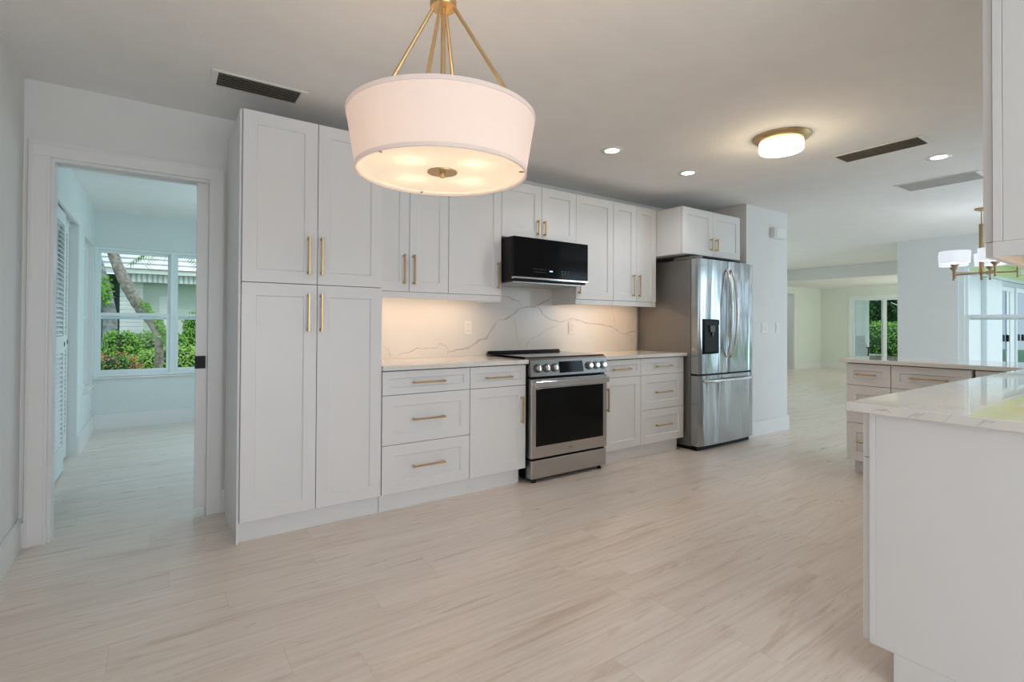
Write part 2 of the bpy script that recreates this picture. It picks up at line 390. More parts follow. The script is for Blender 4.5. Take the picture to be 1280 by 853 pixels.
# baseboards
def base(name, segs, h=.14, mat='trim'):
    b = BM()
    for (x0, x1, y0, y1) in segs:
        box(b, x0, x1, y0, y1, 0, h - .012, 0)
        t = .004
        dx, dy = (x1 - x0) < (y1 - y0), (x1 - x0) >= (y1 - y0)
        box(b, x0 + (t if dx else 0) * .5, x1 - (t if dx else 0) * .5, y0 + (t if dy else 0) * .5, y1 - (t if dy else 0) * .5, h - .012, h)
    return struct(name, b, mat)
base('baseboard_left', [(XL, XL + .014, -3.0, YK)], .155)
base('baseboard_back', [(XL + .014, -.565, YK - .014, YK), (.325, .349, YK - .014, YK)])
base('baseboard_stub', [(5.01, 5.856, 2.934, 2.95), (5.84, 5.856, 2.95, YK)], .15)
base('baseboard_den', [(XL + .004, XL + .02, 5.80, 7.08), (XL + .02, 1.3, 7.062, 7.08)], .165)
base('baseboard_living', [(13.78, 15.19, 6.745, 6.76), (15.185, 15.2, 6.12, 6.745), (5.86, 12.65, 6.745, 6.76), (15.185, 15.2, 2.98, 3.95), (9.0, 9.09, 2.97, 2.985)], .15)

# pocket door casing (door_1) and pocket door
b = BM()
for (x0, x1) in ((-.565, -.478), (.245, .325)):
    box(b, x0, x1, YK - .018, YK, 0, 2.0348, .002)
box(b, -.565, .325, YK - .018, YK, 2.035, 2.115, .002)
for (x0, x1, z1) in ((-.556, -.545, 2.0945), (.307, .318, 2.0945)): box(b, x0, x1, YK - .022, YK - .016, 0, z1, .001)
for (x0, x1) in ((-.49, -.478), (.245, .257)): box(b, x0, x1, YK - .022, YK - .016, 0, 2.0345, .001)
box(b, -.556, .318, YK - .022, YK - .016, 2.095, 2.104, .001)
box(b, -.478, .245, YK - .022, YK - .016, 2.035, 2.045, .001)
# jambs lining the opening
box(b, -.478, -.464, YK + .0005, YK + .125, 0, 2.0345); box(b, -.464, .245, YK, YK + .035, 2.02, 2.035); box(b, -.464, .245, YK + .09, YK + .125, 2.02, 2.035)
d1 = struct('door_1', b, 'trim')
b = BM(); box(b, .184, .245, YK + .040, YK + .078, .035, 2.03, .001)
dr = link('door_slab', b, 'trim', d1)
b = BM(); box(b, .184, .236, YK + .036, YK + .041, .885, .962, .001); box(b, .1815, .185, YK + .045, YK + .073, .885, .962, .0006)
box(b, .198, .203, YK + .033, YK + .037, .905, .94, .001); box(b, .214, .219, YK + .033, YK + .037, .905, .94, .001)
link('door_pull', b, 'black', dr)['label'] = 'black flush pull'

# closet louver doors (door_2) with track casing
b = BM(); box(b, XL - .005, XL + .018, 3.9, 5.80, 2.0, 2.065, .003); box(b, -.66, -.64, 3.95, 5.80, 1.99, 2.03); box(b, XL - .13, XL, 5.785, 5.80, 0, 2.03)
d2 = struct('door_2', b, 'louver')
def louver(x, y0, y1):
    b = BM(); z0, z1 = .02, 2.0; st = .06; x1 = x - .032
    box(b, x1, x, y0, y0 + st, z0, z1, .002); box(b, x1, x, y1 - st, y1, z0, z1, .002)
    box(b, x1, x, y0 + st, y1 - st, z0, z0 + .20, .002); box(b, x1, x, y0 + st, y1 - st, z1 - .09, z1, .002); box(b, x1, x, y0 + st, y1 - st, .93, 1.06, .002)
    for a, c in ((z0 + .2, .93), (1.06, z1 - .09)):
        n = int((c - a) / .034)
        for i in range(n):
            z = a + (i + .5) * (c - a) / n
            prism(b, [(x1 + .003, z + .012), (x1 + .003, z + .017), (x - .003, z - .009), (x - .003, z - .014)], 'y', y0 + st, y1 - st)
    o = link('louver_door', b, 'louver', d2)
    bb = BM(); lathe(bb, [(0, .002), (.017, .003), (.02, 0), (.014, -.002)], (x, y1 - .03, .995), 20, 'x'); 
    link('door_pull', bb, 'black', o)['label'] = 'round black finger pull'
louver(-.60, 4.58, 5.225); louver(-.645, 5.17, 5.775)

# ------------------------------------------------------------------ windows
def sashes(root, ax, c, a0, a1, z0, zm, z1, fw=.035, name='sash'):
    """double hung unit: c plane coordinate, spans a0..a1"""
    def bx(bm, a, bb, z, zz, c0, c1, bev=.002):
        if ax == 'y': box(bm, a, bb, c0, c1, z, zz, bev)
        else: box(bm, c0, c1, a, bb, z, zz, bev)
    for (za, zb, off, f) in ((z0, zm + .035, 0, fw), (zm - .035, z1, .03, fw * .8)):
        bm = BM(); c0, c1 = c + off, c + off + .028
        bx(bm, a0, a0 + f, za, zb, c0, c1); bx(bm, a1 - f, a1, za, zb, c0, c1)
        bx(bm, a0 + f, a1 - f, za, za + f * 1.15, c0, c1); bx(bm, a0 + f, a1 - f, zb - f, zb, c0, c1)
        s = link(name, bm, 'vinyl', root)
        bm = BM(); bx(bm, a0 + f, a1 - f, za + f, zb - f, c0 + .012, c0 + .016, 0); link('pane', bm, 'glass', s)
# window_1: den far wall, two double hung units
y = 7.10
b = BM()
box(b, -.575, -.555, 7.085, y + .09, .565, 1.985, .001); box(b, .98, 1.0, 7.085, y + .09, .565, 1.985, .001); box(b, -.555, .98, 7.087, y + .09, 1.955, 1.984, .001); box(b, -.555, .98, 7.087, y + .09, .567, .60, .001)
box(b, .105, .15, 7.085, y + .09, .6, 1.955, .001)
w1 = struct('window_1', b, 'vinyl')
sashes(w1, 'y', y, -.555, .105, .60, 1.235, 1.955); sashes(w1, 'y', y, .15, .98, .60, 1.235, 1.955)
b = BM(); box(b, XL + .006, 1.298, 7.052, 7.086, .546, .5655, .003); link('window_sill', b, 'quartz', w1)
# window_2: den side window
b = BM(); x = XL - .11
box(b, x, x + .07, 6.22, 6.25, .50, 1.975, .001); box(b, x, x + .07, 6.94, 6.97, .50, 1.975, .001); box(b, x, x + .07, 6.25, 6.94, 1.945, 1.975, .001); box(b, x, x + .07, 6.25, 6.94, .50, .53, .001)
w2 = struct('window_2', b, 'vinyl'); sashes(w2, 'x', x + .005, 6.25, 6.94, .53, 1.235, 1.945)
b = BM(); box(b, XL - .03, XL + .035, 6.20, 7.05, .484, .506, .003); link('window_sill', b, 'quartz', w2)
# window_3: dining window seen past the peninsula
def bigwin(n, y0, y1, za=.30, zb=2.06):
    b = BM(); f = .06
    for (a, c) in ((y0, y0 + f), (y1 - f, y1)): box(b, XW + .03, XW + .12, a, c, za, zb, .002)
    box(b, XW + .03, XW + .12, y0 + f, y1 - f, zb - .05, zb, .002); box(b, XW + .03, XW + .12, y0 + f, y1 - f, za, za + .06, .002)
    w = struct('window_%d' % n, b, 'vinyl')
    sashes(w, 'x', XW + .045, y0 + f, y1 - f, za + .06, 1.29, zb - .05, .045)
    b = BM(); box(b, XW - .02, XW + .03, y0 - .02, y1 + .02, za - .018, za, .003); link('window_sill', b, 'quartz', w)
bigwin(3, .80, 2.262); bigwin(4, -1.35, -.10, .05, 2.25)
# frames of the unseen windows added for the fill lamps
def rim(n, ax, c0, c1, a0, a1, z0, z1):
    b = BM(); f = .05; am = (a0 + a1) / 2
    for a, c, z, zz in ((a0, a0 + f, z0, z1), (a1 - f, a1, z0, z1), (a0 + f, a1 - f, z0, z0 + f), (a0 + f, a1 - f, z1 - f, z1), (am - .03, am + .03, z0 + f, z1 - f)):
        if ax == 'y': box(b, a, c, c0, c1, z, zz)
        else: box(b, c0, c1, a, c, z, zz)
    struct('window_%d' % n, b, 'vinyl')
rim(5, 'y', -3.10, -3.05, -.4, 2.2, .5, 2.2); rim(6, 'y', -1.60, -1.55, 5.9, 8.7, .3, 2.2); rim(7, 'y', 6.82, 6.87, 7.4, 9.8, .45, 2.15)
rim(8, 'x', 1.36, 1.41, 4.8, 6.4, .6, 2.0); 
# sliding glass door of the far room
b = BM()
box(b, 15.19, 15.33, 6.0, 6.06, 0, 1.95, .003); box(b, 15.19, 15.33, 4.05, 4.11, 0, 1.95, .003); box(b, 15.19, 15.33, 4.11, 6.0, 1.89, 1.95, .003); box(b, 15.19, 15.33, 4.11, 6.0, 0, .03, .003)
d3 = struct('door_3', b, 'vinyl')
for (a0, a1, cx) in ((5.20, 6.0, 15.22), (4.30, 5.33, 15.27)):
    b = BM(); f = .075
    box(b, cx, cx + .035, a0, a0 + f, .03, 1.89, .003); box(b, cx, cx + .035, a1 - f, a1, .03, 1.89, .003)
    box(b, cx, cx + .035, a0 + f, a1 - f, .03, .13, .003); box(b, cx, cx + .035, a0 + f, a1 - f, 1.83, 1.89, .003)
    s = link('sliding_panel', b, 'vinyl', d3)
    b = BM(); box(b, cx + .015, cx + .02, a0 + f, a1 - f, .13, 1.83); link('pane', b, 'glass', s)
# doorway casing at the left end of the far room
b = BM(); 
box(b, 13.72, 13.80, 6.742, 6.76, 0, 2.06, .002); box(b, 12.64, 12.72, 6.742, 6.76, 0, 2.06, .002); box(b, 12.72, 13.72, 6.742, 6.76, 2.0, 2.06, .002); box(b, 13.70, 13.72, 6.76, 6.9, 0, 2.0)
struct('door_4', b, 'wall')

# ------------------------------------------------------------------ cabinet building
def shaker(bm, x0, x1, z0, z1, yf, st=.068, th=.02):
    def ring(i, y): return [bm.verts.new(p) for p in ((x0 + i, y, z0 + i), (x1 - i, y, z0 + i), (x1 - i, y, z1 - i), (x0 + i, y, z1 - i))]
    st = min(st, (z1 - z0) * .30)
    rs = [ring(.0, yf + th), ring(0, yf + .0015), ring(.0015, yf), ring(st, yf), ring(st + .0045, yf + .009), ]
    bm.faces.new(rs[0])
    for a, b2 in zip(rs[:-1], rs[1:]):
        for k in range(4): bm.faces.new((a[k], a[(k+1) % 4], b2[(k+1) % 4], b2[k]))
    bm.faces.new(rs[-1][::-1])
def pull(cx, cz, L, axis, yf, parent):
    bm = BM(); t = .0055; p = .034
    if axis == 'x':
        box(bm, cx - L/2, cx + L/2, yf - p, yf - p + 2*t, cz - t, cz + t, .0012)
        for s in (-1, 1): box(bm, cx + s*(L/2 - .012) - .0065, cx + s*(L/2 - .012) + .0065, yf - p + .002, yf - .0002, cz - .0065, cz + .0065, .001)
    else:
        box(bm, cx - t, cx + t, yf - p, yf - p + 2*t, cz - L/2, cz + L/2, .0012)
        for s in (-1, 1): box(bm, cx - .0065, cx + .0065, yf - p + .002, yf - .0002, cz + s*(L/2 - .012) - .0065, cz + s*(L/2 - .012) + .0065, .001)
    o = link('handle', bm, 'brass', parent); o['label'] = 'brushed brass bar handle'; return o
def cabinet(name, label, cat, loc, rotz, w, d, z0, z1, fronts, toe=None, rail=None, side=None, group=None):
    group = group or {'base_cabinet': 'white shaker base cabinets', 'wall_cabinet': 'white shaker wall cabinets'}.get(name)
    """local frame: x 0..w, carcass front y=0, depth +y, doors in y -0.02..0"""
    r = thing(name, label, cat, (loc[0], loc[1], 0), rotz, group)
    bm = BM(); box(bm, .0006, w - .0006, 0.0, d, z0, z1, .001)
    link('cabinet_body', bm, 'cab', r)
    # dark sheet painting the shade inside the door gaps
    bm = BM(); box(bm, .004, w - .004, -.0025, -.0003, z0 + .004, z1 - .004); link('gap_shade', bm, 'cab_gap', r)
    for (k, a, b2, c, e, h) in fronts:
        bm = BM(); g = .0017
        shaker(bm, a + g, b2 - g, c + g, e - g, -.0235)
        p = link('door' if k == 'd' else 'drawer_front', bm, 'cab', r)
        if h: pull(h[0], h[1], h[2], h[3], -.0235, p)
    if toe:
        bm = BM(); box(bm, toe[1] if len(toe) > 1 else 0, toe[2] if len(toe) > 2 else w, toe[0], toe[0] + .016, 0, z0 + .001)
        box(bm, .02, w - .02, toe[0] + .016, d, 0, z0)
        link('toe_kick', bm, 'cab', r)
    if rail:
        bm = BM(); box(bm, rail[0], rail[1], -.018, .002, z0 - .045, z0 - .0005, .002)
        for s in rail[2:]: box(bm, s, s + .018, .002, d, z0 - .045, z0 - .0005, .001)
        link('light_rail', bm, 'cab', r)
    return r
YF = 3.0235
# pantry
x0 = .353; w = 1.118 - x0; c = .383
r = cabinet('pantry_cabinet', 'tall white shaker pantry cabinet with four doors beside the pocket doorway', 'cabinet', (x0, YF), 0, w, YK - YF - .002, .113, 2.30, [
    ('d', 0, c, 1.383, 2.30, (.334, 1.545, .215, 'z')), ('d', c, w, 1.383, 2.30, (c + .021, 1.545, .215, 'z')),
    ('d', 0, c, .113, 1.383, (.334, 1.225, .215, 'z')), ('d', c, w, .113, 1.383, (c + .021, 1.225, .215, 'z'))])
bm = BM(); box(bm, -.012, w, .022, .04, 0, .118, .001); box(bm, .02, w - .02, .04, .57, 0, .113); link('toe_kick', bm, 'cab', r)
bm = BM(); box(bm, -.012, -.0005, -.004, .574, 0.0, 2.30, .0015); link('side_panel', bm, 'cab', r)
# base cabinets, left run
B0, B1 = .113, .876
def drawers3(a, b2, L, lo=.11):
    m = (a + b2) / 2
    return [('w', a, b2, .722, B1 - .006, (m, .795, L, 'x')), ('w', a, b2, .414, .722, (m, .563, L, 'x')), ('w', a, b2, B0, .414, (m, .268, L, 'x'))]
cabinet('base_cabinet', 'white base cabinet with three wide drawers beside the tall pantry', 'cabinet', (1.121, YF), 0, .617, YK - YF - .002, B0, B1, drawers3(0, .617, .228), toe=(.022,))
cabinet('base_cabinet', 'white base cabinet with one drawer over one door left of the range', 'cabinet', (1.739, YF), 0, .470, YK - YF - .002, B0, B1, [
    ('w', 0, .470, .722, B1 - .006, (.228, .792, .222, 'x')), ('d', 0, .470, B0, .722, (.43, .545, .195, 'z'))], toe=(.022, 0, .42))
cabinet('base_cabinet', 'narrow white base cabinet with drawer and door right of the range', 'cabinet', (3.004, YF), 0, .448, YK - YF - .002, B0, B1, [
    ('w', 0, .448, .722, B1 - .006, (.20, .79, .21, 'x')), ('d', 0, .448, B0, .722, (.032, .545, .195, 'z'))], toe=(.022,))
cabinet('base_cabinet', 'white base cabinet with three drawers beside the refrigerator', 'cabinet', (3.453, YF), 0, .592, YK - YF - .002, B0, B1, drawers3(0, .592, .215), toe=(.022, 0, .54))
# counter tops
b = BM(); box(b, 1.1195, 2.218, 2.975, 3.598, .8765, .906, .002); tag(link('countertop', b, 'quartz'), 'white veined quartz worktop between the pantry and the range', 'countertop', 'white quartz worktops')
b = BM(); box(b, 3.0, 4.068, 2.975, 3.598, .8765, .906, .002); tag(link('countertop', b, 'quartz'), 'short white quartz worktop between the range and the refrigerator', 'countertop', 'white quartz worktops')
# backsplash with grey veins
YS = 3.575
V = [([(1.331,1.004),(1.38,.975),(1.395,.942),(1.387,.91)],.004),([(1.438,.913),(1.479,.945),(1.538,.945),(1.605,.981),(1.673,.974),(1.774,.977),(1.793,1.012),(1.852,.993),(1.872,.963),(1.866,.922)],.004),
([(1.866,.94),(1.959,.961),(2.055,.971),(2.111,1.006),(2.161,1.036),(2.226,1.047),(2.262,1.103),(2.314,1.166),(2.344,1.2)],.011),([(2.344,1.2),(2.397,1.2),(2.482,1.243),(2.552,1.296),(2.624,1.317),(2.723,1.32),(2.807,1.355),(2.945,1.42)],.011),
([(2.37,1.397),(2.434,1.4),(2.481,1.378),(2.544,1.367),(2.573,1.329),(2.552,1.296)],.005),([(2.497,1.231),(2.521,1.16),(2.53,1.07),(2.554,1.005),(2.565,.94)],.004),
([(2.627,.931),(2.643,.99),(2.691,1.042),(2.775,1.067),(2.86,1.121),(3.017,1.162)],.004),([(2.723,1.32),(2.79,1.301),(2.816,1.255),(2.894,1.213),(2.999,1.19),(3.024,1.187),(3.172,1.222),(3.358,1.177),(3.552,1.166),(3.686,1.143),(3.842,1.069),(4.022,1.105)],.008),
([(3.685,1.324),(3.72,1.215),(3.737,1.13)],.004),([(3.842,1.069),(3.949,1.056),(4.004,.968)],.006),([(1.16,1.22),(1.21,1.16),(1.235,1.08),(1.331,1.004)],.003),([(2.945,1.42),(3.05,1.50)],.006)]
def ribbons(b, veins, toP, seed, mi):
    rnd = random.Random(seed)
    for pts, wd in veins:
        P = []
        for i in range(len(pts) - 1):
            (ax_, az), (bx_, bz) = pts[i], pts[i+1]; L = math.hypot(bx_-ax_, bz-az); n = max(2, int(L / .018))
            for k in range(n):
                t = k / n; j = .0 if k == 0 else .0035
                P.append((ax_ + (bx_-ax_)*t + rnd.uniform(-j, j), az + (bz-az)*t + rnd.uniform(-j, j)))
        P.append(pts[-1]); prev = None
        for i, p in enumerate(P):
            q = P[min(i+1, len(P)-1)]; o = P[max(i-1, 0)]; dx, dz = q[0]-o[0], q[1]-o[1]; L = math.hypot(dx, dz) or 1
            e = min(1, .35 + min(i, len(P)-1-i) / 6); h = wd * .85 * rnd.uniform(.5, 1.3) * e; nx, nz = -dz/L*h, dx/L*h
            cur = (b.verts.new(toP(p[0]+nx, p[1]+nz)), b.verts.new(toP(p[0]-nx, p[1]-nz)))
            if prev: f = b.faces.new((prev[0], prev[1], cur[1], cur[0])); f.material_index = mi
            prev = cur
b = BM(); box(b, 1.1195, 4.044, YS, YK - .001, .9065, 1.515)
ribbons(b, V, lambda x, z: (x, YS - .0006, z), 3, 1)
tag(link('backsplash', b, ['splash', 'vein'], fix=False), 'white marble-look slab backsplash with grey veins behind the range', 'backsplash')

# upper cabinets
YU = 3.255 + .0235; U0, U1 = 1.383, 2.284; UD = YK - YU - .002
cabinet('wall_cabinet', 'white two-door wall cabinet next to the tall pantry, half behind the pendant', 'cabinet', (1.120, YU), 0, .583, UD, U0, U1, [
    ('d', 0, .283, U0, U1, (.241, 1.535, .205, 'z')), ('d', .283, .583, U0, U1, (.312, 1.535, .205, 'z'))], rail=(0, .583))
cabinet('wall_cabinet', 'white single-door wall cabinet left of the microwave', 'cabinet', (1.7035, YU), 0, .455, UD, U0, U1, [
    ('d', 0, .455, U0, U1, (.421, 1.535, .205, 'z'))], rail=(0, .455, .437))
cabinet('wall_cabinet', 'short white two-door wall cabinet above the black microwave', 'cabinet', (2.159, YU), 0, .763, UD, 1.842, U1, [
    ('d', 0, .39, 1.842, U1, (.346, 1.944, .125, 'z')), ('d', .39, .763, 1.842, U1, (.413, 1.944, .125, 'z'))])
cabinet('wall_cabinet', 'white single-door wall cabinet right of the microwave', 'cabinet', (2.923, YU), 0, .452, UD, U0, U1, [
    ('d', 0, .452, U0, U1, (.03, 1.53, .205, 'z'))], rail=(0, .452, 0))
cabinet('wall_cabinet', 'white two-door wall cabinet beside the deeper refrigerator cabinet', 'cabinet', (3.3755, YU), 0, .585, UD, U0, U1, [
    ('d', 0, .305, U0, U1, (.255, 1.53, .205, 'z')), ('d', .305, .585, U0, U1, (.335, 1.53, .205, 'z'))], rail=(0, .585))
cabinet('wall_cabinet', 'deep white two-door cabinet mounted above the refrigerator', 'cabinet', (3.962, 2.9735), 0, .933, YK - 2.9735 - .002, 1.83, 2.268, [
    ('d', 0, .468, 1.83, 2.268, (.425, 1.945, .12, 'z')), ('d', .468, .933, 1.83, 2.268, (.512, 1.945, .12, 'z'))])

# LED strips under the cabinets
WARM = (1, .63, .36)
def ledstrip(label, x0, x1, y0, z, power, flip=False):
    r = thing('under_cabinet_light', label, 'light', ((x0 + x1) / 2, y0, z), group='LED strips under the wall cabinets')
    w = (x1 - x0)
    b = BM(); box(b, -w/2, w/2, -.012, .012, -.002, .006, .001); link('housing', b, 'plate', r)
    b = BM(); box(b, -w/2 + .01, w/2 - .01, -.007, .007, -.004, -.002); link('led_strip', b, 'ledbar', r)
    light('led_glow', 'AREA', (0, 0, -.006), power, WARM, parent=r, size=w - .03, size_y=.014)
ledstrip('thin warm LED strip under the wall cabinets beside the pantry', 1.15, 2.08, 3.37, 1.375, 1.75)
ledstrip('thin warm LED strip under the wall cabinets beside the refrigerator', 2.96, 3.92, 3.37, 1.375, 1.75)

# ------------------------------------------------------------------ microwave hood
r = thing('microwave', 'black over-the-range microwave with stainless lower trim above the range', 'microwave', (2.164, 3.10, 1.482))
w, h, dd = .753, .345, .47
b = BM(); box(b, 0, w, .028, dd, .012, h, .003); link('body', b, 'black', r)
b = BM(); box(b, .0, w, 0, .0275, .044, h, .004, 0, 2); dm = link('door', b, 'black_glass', r)
b = BM(); box(b, 0, w, -.004, .0275, .026, .043, .003); link('trim_strip', b, 'chrome', r)
b = BM(); box(b, .03, w - .03, .05, dd - .03, 0, .012, .002); lathe(b, [(0, -.001), (.03, -.001), (.03, .001)], (.18, .12, 0), 16); link('vent_grille', b, 'steel_h', r)
b = BM()
for i in range(6):
    for j in range(2): box(b, .19 + i*.021, .199 + i*.021, -.0008, .0002, .085 + j*.022, .088 + j*.022)
link('touch_controls', b, 'steel_text', dm); b = BM()
for i in range(3):
    for j in range(2): box(b, .47 + i*.03, .482 + i*.03, -.0008, .0002, .085 + j*.018, .088 + j*.018)
link('touch_controls', b, 'steel_text', dm)
b = BM(); box(b, .345, .375, -.0012, .0002, .094, .103); link('clock_display', b, 'led', dm)

# ------------------------------------------------------------------ range
def text_mesh(name, s, size, mat, parent, loc, rot, ext=.0006):
    cu = bpy.data.curves.new(name, 'FONT'); cu.body = s; cu.size = size; cu.extrude = ext; cu.align_x = 'LEFT'
    tmp = bpy.data.objects.new(name + '_tmp', cu); COL.objects.link(tmp)
    dg = bpy.context.evaluated_depsgraph_get(); dg.update()
    me = bpy.data.meshes.new_from_object(tmp.evaluated_get(dg)); bpy.data.objects.remove(tmp)
    me.materials.clear(); me.materials.append(M[mat])
    o = bpy.data.objects.new(name, me); COL.objects.link(o); o.parent = parent; o.location = loc; o.rotation_euler = rot
    return o
r = thing('range', 'stainless slide-in electric range with six knobs and black oven window', 'stove', (2.2265, 2.97, 0))
w = .766
b = BM(); box(b, 0, w, .055, .60, .025, .905, .002); link('body', b, 'black', r)
b = BM(); box(b, .004, w - .004, -.012, .055, .178 - .145, .166, .004, 0, 2); link('storage_drawer', b, 'steel_h', r)
b = BM(); box(b, 0, w, -.015, .05, .182, .762, .004, 0, 2); od = link('oven_door', b, 'steel_h', r)
b = BM(); box(b, .042, w - .042, -.0175, -.013, .268, .690, .002); link('oven_window', b, 'oven_glass', od)
b = BM(); pts = []
box(b, .010, w - .010, -.055, -.040, .704, .748, .003, 0, 1)
for s in (.03, w - .03): box(b, s - .014, s + .014, -.050, -.010, .712, .742, .004)
link('oven_handle', b, 'chrome', od)
b = BM(); prism(b, [(-.018, .782), (.06, .782), (.06, .915), (.022, .915), (-.002, .900)], 'x', -.004, w + .004); link('control_panel', b, 'steel_panel', r)
cp = [o for o in COL.objects if o.name.startswith('control_panel')][-1]
ang = math.atan2(.016, .118)
def on_panel(x, t): # point on the slanted panel face; t = 0 bottom .. 1 top
    return Vector((x, -.018 + .016 * t, .782 + .118 * t))
nrm = Vector((0, -math.cos(ang), math.sin(ang)))
for kx in (.060, .141, .219, .572, .645, .72):
    c0 = on_panel(kx, .5); b = BM()
    bz = BM(); tube(bz, [c0 - nrm*.002, c0 + nrm*.006, c0 + nrm*.0065], [.033, .033, .029], 24); link('knob_bezel', bz, 'bezel', cp)
    tube(b, [c0 + nrm*.006, c0 + nrm*.030, c0 + nrm*.033], [.0225, .0205, .017], 24)
    u = Vector((0, math.sin(ang), math.cos(ang)))
    q = c0 + nrm*.033; 
    for s in (1,): tube(b, [q - u*.017, q + u*.017], .0035, 6)
    link('knob', b, 'chrome', cp)
b = BM(); a0, a1 = .268, .51
vs = [b.verts.new(on_panel(x, t) + nrm*d) for d in (.0006, -.001) for x, t in ((a0, .14), (a1, .14), (a1 - .004, .86), (a0 - .004, .86))]
for f in ((0,1,2,3),(4,5,6,7),(0,1,5,4),(1,2,6,5),(2,3,7,6),(3,0,4,7)): b.faces.new([vs[i] for i in f])
link('display', b, 'black_glass', cp)
b = BM(); box(b, -.004, w + .004, .022, .60, .9155, .923, .002); link('cooktop', b, 'black_glass', r)
b = BM(); box(b, .004, w - .004, .575, .60, .923, .942, .003); box(b, .02, w - .02, .545, .572, .923, .93, .002); link('rear_trim', b, 'black', r)
for fx in (.05, w - .05):
    b = BM(); lathe(b, [(0, 0), (.016, 0), (.016, .012), (.01, .026), (0, .026)], (fx, .02, 0), 16); link('foot', b, 'black', r)
b = BM(); lathe(b, [(.0085, -.0002), (.0085, -.0012), (.0065, -.0012), (.0065, -.0002)], (.362, -.0155, .226), 20, 'y'); link('emblem', b, 'steel_text', od)
text_mesh('lettering', 'LG', .021, 'steel_text', od, (.374, -.0158, .2185), (PI/2, 0, 0))

# ------------------------------------------------------------------ refrigerator
r = thing('refrigerator', 'stainless french door refrigerator with water dispenser and bottom freezer drawer', 'refrigerator', (4.068, 2.84, 0))
w = .906; b = BM(); box(b, .004, w - .004, .105, .735, .035, 1.782, .004); link('body', b, 'side_grey', r)
def curved_door(x0, x1, z0, z1, bulge=.016, xa=0, xb=w, n=18):
    """front face bows out across the whole width xa..xb"""
    b = BM(); P = []
    for i in range(n + 1):
        x = x0 + (x1 - x0) * i / n; t = (x - xa) / (xb - xa) * 2 - 1
        y = bulge * (t * t) ; e = min(x - x0, x1 - x)
        if e < .012: y += .007 * (1 - e / .012) ** 2
        P.append((x, y))
    poly = [(x1, .095), (x0, .095)] + P
    prism(b, poly, 'z', z0, z1)
    es = [e for e in b.edges if all(abs(v.co.z - z1) < 1e-6 for v in e.verts) or all(abs(v.co.z - z0) < 1e-6 for v in e.verts)]
    bmesh.ops.bevel(b, geom=es, offset=.004, segments=2, affect='EDGES')
    for f in b.faces:
        if abs(f.normal.z) < .5 and f.calc_center_median().y < .05: f.smooth = True
    return b
xm = .452
ld = link('door', curved_door(0, xm - .002, .712, 1.782), 'steel', r, sharp=14); ld['label'] = 'left door with dispenser'
rd = link('door', curved_door(xm + .002, w, .712, 1.782), 'steel', r, sharp=14)
fd = link('freezer_drawer', curved_door(0, w, .045, .695), 'steel', r, sharp=14)
b = BM(); box(b, .01, w - .01, .03, .11, .695, .712); link('gasket', b, 'black', r)
b = BM(); box(b, .02, w - .02, .05, .6, .0, .045); link('base_grille', b, 'black', r)
b = BM(); box(b, .01, .12, .09, .30, 1.784, 1.812, .003); box(b, .02, .07, .02, .0895, 1.784, 1.806, .003); link('hinge_cover', b, 'side_grey', r)
b = BM(); box(b, w - .12, w - .01, .09, .30, 1.784, 1.812, .003); link('hinge_cover', b, 'side_grey', r)
def arc_handle(x, s):
    b = BM(); pts = []; n = 22
    for i in range(n + 1):
        t = i / n; z = .86 + t * (1.695 - .86); k = math.sin(PI * t)
        pts.append((x + s * (.004 + .030 * k), -.012 - .052 * k ** .75, z))
    tube(b, pts, [.010 + .004 * math.sin(PI * i / n) for i in range(n + 1)], 12)
    for t in (0, n): tube(b, [pts[t], (pts[t][0], .012, pts[t][2])], .011, 10)
    return b
link('handle', arc_handle(xm - .036, -.3), 'chrome', ld)
link('handle', arc_handle(xm + .036, .3), 'chrome', rd)
b = BM(); pts = [(.05 + (w - .1) * i / 20, -.002 - .045 * math.sin(PI * i / 20) ** .6 , .645) for i in range(21)]
tube(b, pts, .0135, 12)
for p in (pts[1], pts[-2]): tube(b, [p, (p[0], .02, p[2])], .011, 10)
link('handle', b, 'chrome', fd)
# dispenser
b = BM(); box(b, .052, .312, .002, .02, .895, 1.222, .004); 
dsp = link('water_dispenser', b, 'black_glass', ld)
b = BM(); box(b, .066, .298, -.001, .004, 1.165, 1.212, .001); link('control_strip', b, 'black_glass', dsp)
b = BM(); box(b, .07, .294, -.0005, .004, .915, 1.15, .002); link('recess_panel', b, 'black', dsp)
b = BM(); box(b, .14, .215, -.014, .0, 1.10, 1.16, .004); tube(b, [(.178, -.006, 1.10), (.178, -.006, 1.06)], .010, 12); link('spout', b, 'bezel', dsp)
b = BM(); lathe(b, [(.011, 0), (.011, -.0012), (.008, -.0012), (.008, 0)], (.062, .0135, 1.722), 20, 'y'); link('emblem', b, 'steel_text', ld)
text_mesh('lettering', 'LG', .026, 'steel_text', ld, (.078, .0115, 1.713), (PI/2, 0, 0))

# ------------------------------------------------------------------ outlets, switches, chime box
def plate(name, label, cat, loc, gangs, kind, ax='y'):
    wd = .071 + .046 * (gangs - 1)
    r = thing(name, label, cat, loc, group={'wall_outlet': 'white wall outlets', 'light_switch': 'light switches on the stub wall'}[name])
    b = BM(); box(b, -wd/2, wd/2, -.0065, -.0002, -.058, .058, .003); link('cover_plate', b, 'plate', r)
    for g in range(gangs):
        gx = -(gangs - 1) * .023 + g * .046
        if kind == 'outlet':
            for s in (-1, 1):
                b = BM(); box(b, gx - .0165, gx + .0165, -.0085, -.006, s*.026 - .0145, s*.026 + .0145, .003); sk = link('socket', b, 'plate', r)
                b = BM()
                for q in (-.0065, .0065): box(b, gx + q - .001, gx + q + .001, -.0088, -.0084, s*.026 - .002, s*.026 + .007)
                link('slot', b, 'vent_dark', sk)
        else:
            b = BM(); box(b, gx - .0165, gx + .0165, -.009, -.006, -.033, .033, .002); link('rocker', b, 'plate', r)
    return r
